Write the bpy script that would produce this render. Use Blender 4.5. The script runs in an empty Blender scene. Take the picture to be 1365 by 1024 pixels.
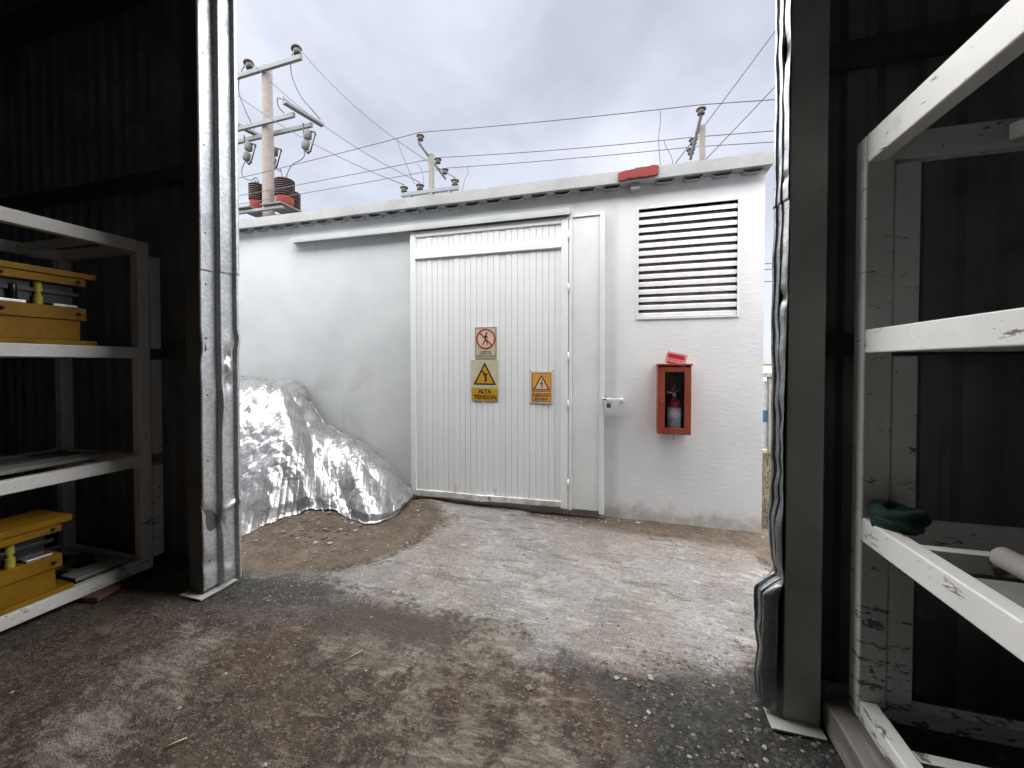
import bpy, math, random
import numpy as np
from mathutils import Vector, Matrix

random.seed(7)
rng = np.random.default_rng(11)
scene = bpy.context.scene
COL = scene.collection

# ------------------------------------------------------------------ camera
cam_d = bpy.data.cameras.new('camera')
cam_d.sensor_width = 36.0
cam_d.lens = 531.0 / 1365.0 * 36.0
cam_d.shift_y = -17.7 / 1365.0
cam_d.clip_start = 0.02
cam_d.clip_end = 3000.0
cam = bpy.data.objects.new('camera', cam_d)
COL.objects.link(cam)
cam.location = (0.0, 0.0, 1.55)
cam.rotation_euler = (math.radians(90.0 - 1.0034), 0.0, math.radians(16.0237))
scene.camera = cam

# ------------------------------------------------------------------ view
scene.view_settings.view_transform = 'Standard'
scene.view_settings.look = 'None'
scene.view_settings.gamma = 1.0
scene.view_settings.use_curve_mapping = False
scene.view_settings.exposure = 4.05
scene.render.engine = 'CYCLES'
scene.cycles.max_bounces = 10
scene.cycles.diffuse_bounces = 6
scene.cycles.glossy_bounces = 5
scene.cycles.caustics_reflective = False
scene.cycles.caustics_refractive = False
scene.cycles.sample_clamp_indirect = 6.0

# ------------------------------------------------------------------ sky (overcast, broken grey cloud)
SUN_EL, SUN_AZ = math.radians(75.0), math.radians(200.0)     # azimuth clockwise from +Y
SUN_STRENGTH = 1.5
CLOUD_LEVEL = 0.64
world = bpy.data.worlds.new('World')
scene.world = world
world.use_nodes = True
wn, wl = world.node_tree.nodes, world.node_tree.links
wn.clear()
w_out = wn.new('ShaderNodeOutputWorld')
w_bg = wn.new('ShaderNodeBackground'); w_bg.inputs['Strength'].default_value = 0.1
sky = wn.new('ShaderNodeTexSky'); sky.sky_type = 'NISHITA'; sky.sun_disc = False
sky.sun_elevation = SUN_EL; sky.sun_rotation = SUN_AZ
tc = wn.new('ShaderNodeTexCoord')
sep = wn.new('ShaderNodeSeparateXYZ'); wl.new(tc.outputs['Generated'], sep.inputs[0])
def wmath(op, a, b=None):
    n = wn.new('ShaderNodeMath'); n.operation = op
    for i, v in enumerate((a, b)):
        if v is None: continue
        if isinstance(v, (int, float)): n.inputs[i].default_value = v
        else: wl.new(v, n.inputs[i])
    return n.outputs[0]
den = wmath('ADD', wmath('MAXIMUM', sep.outputs[2], 0.0), 0.35)
cx = wmath('DIVIDE', sep.outputs[0], den); cy = wmath('DIVIDE', sep.outputs[1], den)
comb = wn.new('ShaderNodeCombineXYZ'); wl.new(cx, comb.inputs[0]); wl.new(cy, comb.inputs[1])
def wnoise(scale, detail, rough, dist, off):
    mp = wn.new('ShaderNodeMapping'); mp.inputs['Location'].default_value = off
    wl.new(comb.outputs[0], mp.inputs[0])
    n = wn.new('ShaderNodeTexNoise'); n.inputs['Scale'].default_value = scale
    n.inputs['Detail'].default_value = detail; n.inputs['Roughness'].default_value = rough
    n.inputs['Distortion'].default_value = dist
    wl.new(mp.outputs[0], n.inputs['Vector']); return n.outputs['Fac']
n1 = wnoise(1.15, 5, 0.5, 0.5, (3.1, 1.7, 0)); n2 = wnoise(2.9, 6, 0.55, 0.3, (0.4, 5.2, 0))
nsum = wmath('ADD', wmath('MULTIPLY', n1, 0.72), wmath('MULTIPLY', n2, 0.28))
ramp = wn.new('ShaderNodeValToRGB')
ramp.color_ramp.elements[0].position = 0.40; ramp.color_ramp.elements[0].color = (0.50, 0.525, 0.615, 1)
ramp.color_ramp.elements[1].position = 0.62; ramp.color_ramp.elements[1].color = (0.90, 0.92, 0.965, 1)
e = ramp.color_ramp.elements.new(0.5); e.color = (0.66, 0.69, 0.78, 1)
wl.new(nsum, ramp.inputs[0])
# brighter, whiter towards the horizon all the way round
hz = wn.new('ShaderNodeMapRange'); hz.inputs['From Min'].default_value = 0.0; hz.inputs['From Max'].default_value = 0.55
hz.inputs['To Min'].default_value = 0.75; hz.inputs['To Max'].default_value = 0.0
wl.new(sep.outputs[2], hz.inputs['Value'])
mixh = wn.new('ShaderNodeMix'); mixh.data_type = 'RGBA'
wl.new(hz.outputs[0], mixh.inputs[0]); wl.new(ramp.outputs[0], mixh.inputs[6]); mixh.inputs[7].default_value = (0.84, 0.87, 0.94, 1)
sc_ = wn.new('ShaderNodeVectorMath'); sc_.operation = 'SCALE'; sc_.inputs['Scale'].default_value = CLOUD_LEVEL
wl.new(mixh.outputs[2], sc_.inputs[0])
mixs = wn.new('ShaderNodeMix'); mixs.data_type = 'RGBA'; mixs.inputs[0].default_value = 0.985
wl.new(sky.outputs[0], mixs.inputs[6]); wl.new(sc_.outputs[0], mixs.inputs[7])
wl.new(mixs.outputs[2], w_bg.inputs[0]); wl.new(w_bg.outputs[0], w_out.inputs[0])

# ------------------------------------------------------------------ sun (behind cloud: very soft)
sun_d = bpy.data.lights.new('sun', 'SUN'); sun_d.energy = SUN_STRENGTH
sun_d.angle = math.radians(150.0); sun_d.color = (1.0, 0.97, 0.93)
sun = bpy.data.objects.new('sun', sun_d); COL.objects.link(sun)
sdir = Vector((math.cos(SUN_EL) * math.sin(SUN_AZ), math.cos(SUN_EL) * math.cos(SUN_AZ), math.sin(SUN_EL)))
sun.rotation_euler = (-sdir).to_track_quat('-Z', 'Y').to_euler()
sun.location = (6, -6, 20)

# ================================================================== helpers
def tag(o, label=None, cat=None, group=None, kind=None):
    if label: o['label'] = label
    if cat: o['category'] = cat
    if group: o['group'] = group
    if kind: o['kind'] = kind
    return o

def thing(name, label, cat, loc=(0, 0, 0), group=None):
    o = bpy.data.objects.new(name, None); COL.objects.link(o)
    o.location = loc; o.empty_display_size = 0.1
    return tag(o, label, cat, group)

class MB:
    """collects shapes (world coordinates) that become ONE mesh object"""
    def __init__(s): s.v = []; s.f = []; s.sm = []; s.mi = []
    def add(s, verts, faces, smooth=False, mi=0):
        b = len(s.v); s.v.extend([tuple(map(float, p)) for p in verts])
        for f in faces:
            s.f.append(tuple(i + b for i in f)); s.sm.append(smooth); s.mi.append(mi)
        return s
    def box(s, a, b, mi=0):
        x0, y0, z0 = [min(a[i], b[i]) for i in range(3)]; x1, y1, z1 = [max(a[i], b[i]) for i in range(3)]
        return s.add([(x0, y0, z0), (x1, y0, z0), (x1, y1, z0), (x0, y1, z0), (x0, y0, z1), (x1, y0, z1), (x1, y1, z1), (x0, y1, z1)],
                     [(0, 3, 2, 1), (4, 5, 6, 7), (0, 1, 5, 4), (1, 2, 6, 5), (2, 3, 7, 6), (3, 0, 4, 7)], False, mi)
    def bar(s, p, q, w, h, up=(0, 0, 1), mi=0):
        p, q = Vector(p), Vector(q); d = (q - p).normalized(); u = Vector(up)
        if abs(d.dot(u)) > 0.98: u = Vector((0, 1, 0))
        r = d.cross(u).normalized(); u = r.cross(d).normalized()
        vs = []
        for c in (p, q):
            for (a, b) in ((-1, -1), (1, -1), (1, 1), (-1, 1)): vs.append(c + r * (a * w / 2) + u * (b * h / 2))
        return s.add(vs, [(3, 2, 1, 0), (4, 5, 6, 7), (0, 1, 5, 4), (1, 2, 6, 5), (2, 3, 7, 6), (3, 0, 4, 7)], False, mi)
    def tube(s, pts, r, n=8, caps=True, mi=0):
        P = [Vector(p) for p in pts]; rr = r if isinstance(r, (list, tuple)) else [r] * len(P)
        vs = []; prev = None
        for i, p in enumerate(P):
            d = (P[min(i + 1, len(P) - 1)] - P[max(i - 1, 0)]).normalized()
            if prev is None:
                u = Vector((0, 0, 1)) if abs(d.z) < 0.9 else Vector((1, 0, 0))
            else: u = prev
            a = (u - d * u.dot(d)).normalized(); b = d.cross(a); prev = a
            for k in range(n):
                t = 2 * math.pi * k / n
                vs.append(p + (a * math.cos(t) + b * math.sin(t)) * rr[i])
        fs = []
        for i in range(len(P) - 1):
            for k in range(n):
                k2 = (k + 1) % n; fs.append((i * n + k, i * n + k2, (i + 1) * n + k2, (i + 1) * n + k))
        s.add(vs, fs, True, mi)
        if caps:
            b0 = len(s.v) - len(vs)
            s.f.append(tuple(b0 + k for k in reversed(range(n)))); s.sm.append(False); s.mi.append(mi)
            s.f.append(tuple(b0 + (len(P) - 1) * n + k for k in range(n))); s.sm.append(False); s.mi.append(mi)
        return s
    def lathe(s, c, prof, n=16, axis=(0, 0, 1), mi=0):
        """prof: (radius, height) list along the axis from point c"""
        d = Vector(axis).normalized(); u = Vector((1, 0, 0)) if abs(d.x) < 0.9 else Vector((0, 1, 0))
        a = (u - d * u.dot(d)).normalized(); b = d.cross(a); c = Vector(c); vs = []
        for (r, h) in prof:
            for k in range(n):
                t = 2 * math.pi * k / n; vs.append(c + d * h + (a * math.cos(t) + b * math.sin(t)) * r)
        fs = []
        for i in range(len(prof) - 1):
            for k in range(n):
                k2 = (k + 1) % n; fs.append((i * n + k, i * n + k2, (i + 1) * n + k2, (i + 1) * n + k))
        fs.append(tuple(reversed(range(n)))); fs.append(tuple((len(prof) - 1) * n + k for k in range(n)))
        return s.add(vs, fs, True, mi)
    def poly_y(s, pts, y0, y1, mi=0):
        """outline in (x, z), extruded from y0 (front, nearer the camera) to y1"""
        n = len(pts); vs = [(x, y0, z) for x, z in pts] + [(x, y1, z) for x, z in pts]
        area = sum(pts[i][0] * pts[(i + 1) % n][1] - pts[(i + 1) % n][0] * pts[i][1] for i in range(n))
        f = [tuple(range(n)) if area > 0 else tuple(reversed(range(n)))]
        f.append(tuple(n + i for i in (reversed(range(n)) if area > 0 else range(n))))
        for i in range(n):
            j = (i + 1) % n; f.append((i, n + i, n + j, j) if area > 0 else (j, n + j, n + i, i))
        return s.add(vs, f, False, mi)
    def ring_y(s, c, r0, r1, y0, y1, n=40, mi=0):
        vs = []
        for y in (y0, y1):
            for r in (r0, r1):
                for k in range(n):
                    t = 2 * math.pi * k / n; vs.append((c[0] + r * math.cos(t), y, c[1] + r * math.sin(t)))
        fs = []
        for k in range(n):
            j = (k + 1) % n
            fs += [(k, n + k, n + j, j), (2 * n + k, 2 * n + j, 3 * n + j, 3 * n + k), (n + k, 3 * n + k, 3 * n + j, n + j), (k, j, 2 * n + j, 2 * n + k)]
        return s.add(vs, fs, False, mi)
    def grid(s, P, smooth=True, mi=0):
        """P: array (a, b, 3)"""
        a, b = P.shape[:2]; idx = np.arange(a * b).reshape(a, b)
        q = np.stack([idx[:-1, :-1], idx[1:, :-1], idx[1:, 1:], idx[:-1, 1:]], -1).reshape(-1, 4)
        return s.add(P.reshape(-1, 3).tolist(), q.tolist(), smooth, mi)
    def build(s, name, mats, parent=None, bevel=0.0, seg=2, loc=None, solid=0.0):
        me = bpy.data.meshes.new(name)
        off = Vector((0, 0, 0))
        p = parent
        while p is not None:
            off += p.location; p = p.parent
        if loc is not None: off += Vector(loc)
        me.from_pydata([(x - off.x, y - off.y, z - off.z) for x, y, z in s.v], [], s.f)
        if not isinstance(mats, (list, tuple)): mats = [mats]
        for m in mats: me.materials.append(m)
        me.polygons.foreach_set('use_smooth', s.sm); me.polygons.foreach_set('material_index', s.mi)
        me.update()
        o = bpy.data.objects.new(name, me); COL.objects.link(o)
        if parent: o.parent = parent
        if loc is not None: o.location = loc
        if solid:
            md = o.modifiers.new('solid', 'SOLIDIFY'); md.thickness = solid; md.offset = 0
        if bevel > 0:
            md = o.modifiers.new('bevel', 'BEVEL'); md.width = bevel; md.segments = seg; md.limit_method = 'ANGLE'
            md.angle_limit = math.radians(35); md.harden_normals = False
        return o

def dup(o, loc=None, parent=None, label=None):
    c = o.copy(); COL.objects.link(c)
    if parent is not None: c.parent = parent
    if loc is not None: c.location = loc
    if label: c['label'] = label
    for ch in list(o.children): dup(ch, None, c)
    return c

def text_mb(body, x, z, y, size, parent, mat, name='lettering', width=None, bold=0.0, depth=0.0006, rot=0.0):
    cu = bpy.data.curves.new('lettering', 'FONT'); cu.body = body; cu.size = size; cu.align_x = 'CENTER'; cu.align_y = 'CENTER'
    cu.extrude = depth; cu.offset = bold; cu.resolution_u = 2
    t = bpy.data.objects.new('tmp', cu); COL.objects.link(t)
    dg = bpy.context.evaluated_depsgraph_get(); me = bpy.data.meshes.new_from_object(t.evaluated_get(dg))
    bpy.data.objects.remove(t)
    xs = [v.co.x for v in me.vertices]; w = max(xs) - min(xs)
    k = (width / w) if width else 1.0
    off = Vector((0, 0, 0)); p = parent
    while p is not None: off += p.location; p = p.parent
    for v in me.vertices:
        px, pz = v.co.x * k, v.co.y
        px, pz = px * math.cos(rot) - pz * math.sin(rot), px * math.sin(rot) + pz * math.cos(rot)
        v.co = Vector((px + x, y - v.co.z, pz + z)) - off
    me.materials.clear(); me.materials.append(mat)
    o = bpy.data.objects.new(name, me); COL.objects.link(o); o.parent = parent
    return o

# ---- numpy noise
_perm = rng.random((256, 256))
def vnoise(x, y):
    xi = np.floor(x).astype(int); yi = np.floor(y).astype(int); fx = x - xi; fy = y - yi
    fx = fx * fx * fx * (fx * (fx * 6 - 15) + 10); fy = fy * fy * fy * (fy * (fy * 6 - 15) + 10)
    g = lambda a, b: _perm[a % 256, b % 256]
    return (g(xi, yi) * (1 - fx) + g(xi + 1, yi) * fx) * (1 - fy) + (g(xi, yi + 1) * (1 - fx) + g(xi + 1, yi + 1) * fx) * fy
def fbm(x, y, o=4, g=0.5):
    t = 0; a = 1; n = 0
    for k in range(o):
        t = t + a * vnoise(x * 2 ** k + 17.3 * k, y * 2 ** k + 5.1 * k); n += a; a *= g
    return t / n
def sdpoly(x, y, poly):
    d = np.full(x.shape, 1e9); ins = np.zeros(x.shape, bool); n = len(poly)
    for i in range(n):
        ax, ay = poly[i]; bx, by = poly[(i + 1) % n]; ex, ey = bx - ax, by - ay
        t = np.clip(((x - ax) * ex + (y - ay) * ey) / (ex * ex + ey * ey + 1e-12), 0, 1)
        d = np.minimum(d, np.hypot(x - ax - t * ex, y - ay - t * ey))
        c = ((ay > y) != (by > y)) & (x < (bx - ax) * (y - ay) / (by - ay + 1e-12) + ax); ins ^= c
    return np.where(ins, d, -d)

# ================================================================== materials
class NT:
    def __init__(s, name, rough=0.6, metal=0.0, spec=0.5):
        s.m = bpy.data.materials.new(name); s.m.use_nodes = True
        s.n, s.l = s.m.node_tree.nodes, s.m.node_tree.links
        s.b = s.n['Principled BSDF']; s.b.inputs['Roughness'].default_value = rough; s.b.inputs['Metallic'].default_value = metal
        s.b.inputs['Specular IOR Level'].default_value = spec
        s.tc = s.n.new('ShaderNodeTexCoord')
    def put(s, sock, v):
        if isinstance(v, bpy.types.NodeSocket): s.l.new(v, sock)
        elif isinstance(v, tuple) and len(v) == 3 and sock.type == 'RGBA': sock.default_value = (*v, 1)
        else: sock.default_value = v
    def coords(s, scale=(1, 1, 1), loc=(0, 0, 0), src='Object'):
        mp = s.n.new('ShaderNodeMapping'); mp.inputs['Scale'].default_value = scale; mp.inputs['Location'].default_value = loc
        s.l.new(s.tc.outputs[src], mp.inputs[0]); return mp.outputs[0]
    def noise(s, scale, detail=4, rough=0.55, dist=0.0, vec=None, sc=(1, 1, 1), loc=(0, 0, 0)):
        n = s.n.new('ShaderNodeTexNoise'); n.inputs['Scale'].default_value = scale; n.inputs['Detail'].default_value = detail
        n.inputs['Roughness'].default_value = rough; n.inputs['Distortion'].default_value = dist
        s.l.new(vec if vec is not None else s.coords(sc, loc), n.inputs['Vector']); return n.outputs['Fac']
    def voro(s, scale, feature='F1', sc=(1, 1, 1), out='Distance', rand=1.0):
        n = s.n.new('ShaderNodeTexVoronoi'); n.feature = feature; n.inputs['Scale'].default_value = scale
        n.inputs['Randomness'].default_value = rand
        s.l.new(s.coords(sc), n.inputs['Vector']); return n.outputs[out]
    def math(s, op, a, b=0.0, c=None):
        n = s.n.new('ShaderNodeMath'); n.operation = op; s.put(n.inputs[0], a); s.put(n.inputs[1], b)
        if c is not None: s.put(n.inputs[2], c)
        return n.outputs[0]
    def step(s, v, a, b, lo=0.0, hi=1.0):
        n = s.n.new('ShaderNodeMapRange'); n.interpolation_type = 'SMOOTHSTEP'
        n.inputs['From Min'].default_value = a; n.inputs['From Max'].default_value = b
        n.inputs['To Min'].default_value = lo; n.inputs['To Max'].default_value = hi
        s.put(n.inputs['Value'], v); return n.outputs[0]
    def mix(s, f, a, b):
        n = s.n.new('ShaderNodeMix'); n.data_type = 'RGBA'; s.put(n.inputs[0], f); s.put(n.inputs[6], a); s.put(n.inputs[7], b); return n.outputs[2]
    def xyz(s):
        n = s.n.new('ShaderNodeSeparateXYZ'); s.l.new(s.tc.outputs['Object'], n.inputs[0]); return n.outputs
    def attr(s, name):
        n = s.n.new('ShaderNodeAttribute'); n.attribute_name = name; return n.outputs['Fac']
    def rand(s):
        return s.n.new('ShaderNodeObjectInfo').outputs['Random']
    def bump(s, h, strength=0.3, dist=0.01, prev=None):
        n = s.n.new('ShaderNodeBump'); n.inputs['Strength'].default_value = strength; n.inputs['Distance'].default_value = dist
        s.put(n.inputs['Height'], h)
        if prev is not None: s.l.new(prev, n.inputs['Normal'])
        s.l.new(n.outputs[0], s.b.inputs['Normal']); return n.outputs[0]
    def color(s, v): s.put(s.b.inputs['Base Color'], v); return s
    def rough(s, v): s.put(s.b.inputs['Roughness'], v); return s

def paint(name, c, var=0.12, dirt=(0.12, 0.1, 0.08), amount=0.25, rough=0.5, scale=3.0, chips=None, chip_thr=0.7, bump=0.1, chip_sc=(1, 1, 1), metal=0.0):
    t = NT(name, rough, metal)
    n = t.noise(scale, 5, 0.6); d = t.noise(scale * 2.3, 6, 0.65, 0.4, loc=(3, 7, 1))
    col = t.mix(t.step(n, 0.3, 0.7), tuple(x * (1 - var) for x in c), tuple(min(1, x * (1 + var * 0.4)) for x in c))
    col = t.mix(t.step(d, 0.5, 0.78, 0, amount), col, dirt)
    if chips:
        k = t.noise(22, 5, 0.6, 0.6, sc=chip_sc, loc=(1, 2, 9)); k2 = t.noise(1.7, 2, 0.5, loc=(9, 1, 4))
        kk = t.math('ADD', k, t.math('MULTIPLY', t.math('SUBTRACT', k2, 0.5), 0.35))
        col = t.mix(t.step(kk, chip_thr, chip_thr + 0.035), col, chips)
    t.color(col)
    t.rough(t.step(n, 0.3, 0.7, rough - 0.07, rough + 0.1))
    if bump: t.bump(t.noise(60, 4, 0.6), bump, 0.004)
    return t.m

def m_wall():
    t = NT('white plaster', 0.85); x, y, z = t.xyz()
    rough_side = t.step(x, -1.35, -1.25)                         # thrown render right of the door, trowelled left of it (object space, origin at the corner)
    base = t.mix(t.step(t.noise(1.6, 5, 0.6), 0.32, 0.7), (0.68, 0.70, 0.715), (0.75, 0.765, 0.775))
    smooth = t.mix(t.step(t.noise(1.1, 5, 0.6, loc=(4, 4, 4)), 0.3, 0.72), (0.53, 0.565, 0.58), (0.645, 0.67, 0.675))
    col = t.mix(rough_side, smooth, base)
    # brown splash near the ground
    sp = t.math('ADD', t.step(z, 0.42, 0.0), t.math('MULTIPLY', t.math('SUBTRACT', t.noise(7, 6, 0.65, 0.3), 0.5), 1.3))
    col = t.mix(t.step(sp, 0.62, 1.1, 0, 0.62), col, (0.34, 0.28, 0.22))
    # grey smudges above the tarp
    sm = t.math('MULTIPLY', t.step(t.noise(2.3, 6, 0.62, 0.6, sc=(1, 1, 0.8), loc=(2.2, 0, 8.3)), 0.46, 0.72), t.math('MULTIPLY', t.step(x, -3.2, -4.4), t.step(z, 1.75, 1.2)))
    col = t.mix(t.math('MULTIPLY', sm, 0.55), col, (0.42, 0.42, 0.40))
    # thin old water line
    wl_ = t.math('ABSOLUTE', t.math('SUBTRACT', z, t.math('MULTIPLY_ADD', t.noise(3, 3, 0.5), 0.03, 1.48)))
    col = t.mix(t.math('MULTIPLY', t.step(wl_, 0.012, 0.002, 0, 0.35), t.step(x, -2.8, -3.4)), col, (0.5, 0.5, 0.48))
    # vertical drip marks
    dr = t.noise(9, 4, 0.6, sc=(1, 1, 0.06), loc=(5, 1, 0))
    col = t.mix(t.math('MULTIPLY', t.step(dr, 0.62, 0.78, 0, 0.3), t.step(z, 2.3, 3.2)), col, (0.45, 0.44, 0.42))
    spk = t.noise(55, 2, 0.5)
    col = t.mix(t.step(spk, 0.68, 0.74, 0, 0.35), col, (0.5, 0.5, 0.5))
    t.color(col)
    h1 = t.noise(24, 7, 0.66, 0.15, sc=(0.55, 1, 1.9)); h2 = t.noise(5, 3, 0.5)
    h = t.math('ADD', t.math('MULTIPLY', h1, t.math('MULTIPLY_ADD', rough_side, 0.9, 0.12)), t.math('MULTIPLY', h2, 0.35))
    t.bump(h, 0.22, 0.012)
    return t.m

def m_fascia():
    t = NT('weathered white slab edge', 0.85)
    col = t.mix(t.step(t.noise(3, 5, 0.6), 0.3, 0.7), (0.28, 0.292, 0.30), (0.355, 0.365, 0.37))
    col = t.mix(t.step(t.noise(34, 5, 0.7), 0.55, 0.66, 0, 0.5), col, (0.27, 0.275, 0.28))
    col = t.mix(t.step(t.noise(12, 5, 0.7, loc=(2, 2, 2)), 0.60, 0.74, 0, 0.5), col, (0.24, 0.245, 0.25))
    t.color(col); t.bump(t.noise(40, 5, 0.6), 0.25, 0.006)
    return t.m

def m_door():
    t = NT('white door paint', 0.42); x, y, z = t.xyz(); r = t.rand()
    col = t.mix(t.step(t.noise(1.3, 4, 0.6), 0.3, 0.7), (0.77, 0.80, 0.815), (0.84, 0.86, 0.865))
    col = t.mix(t.math('MULTIPLY', r, 0.5), col, (0.73, 0.755, 0.765))
    col = t.mix(t.step(t.noise(9, 5, 0.7, sc=(1, 1, 0.12)), 0.6, 0.8, 0, 0.3), col, (0.5, 0.48, 0.44))
    low = t.math('ADD', t.step(t.math('ADD', z, t.math('MULTIPLY', r, 0.38)), 0.5, 0.05), t.math('MULTIPLY', t.math('SUBTRACT', t.noise(14, 5, 0.65, sc=(1, 1, 0.5)), 0.5), 1.2))
    col = t.mix(t.step(low, 0.75, 1.15, 0, 0.6), col, (0.34, 0.24, 0.17))
    col = t.mix(t.step(t.noise(48, 3, 0.5), 0.73, 0.77, 0, 0.8), col, (0.2, 0.11, 0.07))
    t.color(col); t.bump(t.noise(7, 3, 0.5, sc=(1, 1, 0.4)), 0.25, 0.01)
    return t.m

def m_rail():
    t = NT('rusty bottom rail paint', 0.55)
    col = t.mix(t.step(t.noise(6, 5, 0.65), 0.42, 0.62), (0.68, 0.69, 0.69), (0.5, 0.44, 0.38))
    col = t.mix(t.step(t.noise(17, 6, 0.7, sc=(1, 1, 2)), 0.55, 0.66), col, (0.17, 0.085, 0.05))
    t.color(col); t.bump(t.noise(30, 4, 0.6), 0.4, 0.006)
    return t.m

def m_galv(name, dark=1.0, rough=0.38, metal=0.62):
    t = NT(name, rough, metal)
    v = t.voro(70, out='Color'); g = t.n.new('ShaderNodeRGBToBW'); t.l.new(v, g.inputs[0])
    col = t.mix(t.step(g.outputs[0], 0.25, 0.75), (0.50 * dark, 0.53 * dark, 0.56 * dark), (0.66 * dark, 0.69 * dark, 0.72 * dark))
    col = t.mix(t.step(t.noise(3.2, 6, 0.68, 0.3, sc=(1, 1, 0.5)), 0.5, 0.76, 0, 0.55), col, (0.27, 0.27, 0.26))
    col = t.mix(t.step(t.noise(24, 5, 0.7, sc=(1, 1, 0.2)), 0.64, 0.74, 0, 0.5), col, (0.75, 0.77, 0.78))
    t.color(col); t.rough(t.step(t.noise(8, 4, 0.6), 0.3, 0.7, rough - 0.1, rough + 0.14))
    t.bump(t.noise(5, 3, 0.5), 0.2, 0.02)
    return t.m

def m_foil():
    t = NT('silver foil sheet', 0.2, 0.6)
    col = t.mix(t.step(t.noise(7, 4, 0.6), 0.35, 0.7), (0.28, 0.287, 0.297), (0.38, 0.388, 0.398))
    x, y, z = t.xyz()
    dz = t.math('ADD', t.step(z, 0.3, 0.0), t.math('MULTIPLY', t.math('SUBTRACT', t.noise(9, 5, 0.6), 0.5), 1.2))
    col = t.mix(t.step(dz, 0.7, 1.2, 0, 0.5), col, (0.40, 0.36, 0.32))
    t.color(col); t.rough(t.step(t.noise(5, 4, 0.6, loc=(3, 3, 3)), 0.3, 0.7, 0.2, 0.34))
    def crease(sc, loc):
        n = t.noise(sc, 2, 0.5, 0.7, loc=loc); return t.math('ABSOLUTE', t.math('SUBTRACT', n, 0.5))
    h = t.math('ADD', t.math('MULTIPLY', crease(14, (0, 0, 0)), 1.0), t.math('MULTIPLY', crease(31, (4, 1, 7)), 0.45))
    h = t.math('ADD', h, t.math('MULTIPLY', t.voro(26), 0.22))
    t.bump(h, 0.4, 0.012)
    return t.m

def m_rack(name, amount):
    t = NT(name, 0.38); x, y, z = t.xyz()
    col = t.mix(t.step(t.noise(2.5, 4, 0.6), 0.3, 0.7), (0.70, 0.705, 0.69), (0.80, 0.80, 0.785))
    col = t.mix(t.step(t.noise(5, 6, 0.68, 0.5), 0.55, 0.8, 0, 0.45), col, (0.36, 0.33, 0.29))
    k = t.math('ADD', t.noise(9, 8, 0.72, 0.25, sc=(1, 0.6, 2.6), loc=(1, 5, 2)), t.step(z, 1.2, 0.2, 0, 0.06))
    col = t.mix(t.step(k, 0.66 - amount, 0.695 - amount), col, (0.16, 0.15, 0.14))
    col = t.mix(t.step(t.noise(30, 5, 0.65, 0.5, loc=(2, 0, 1)), 0.68, 0.71), col, (0.10, 0.07, 0.05))
    t.color(col); t.bump(t.noise(12, 3, 0.5), 0.12, 0.01)
    return t.m

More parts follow.
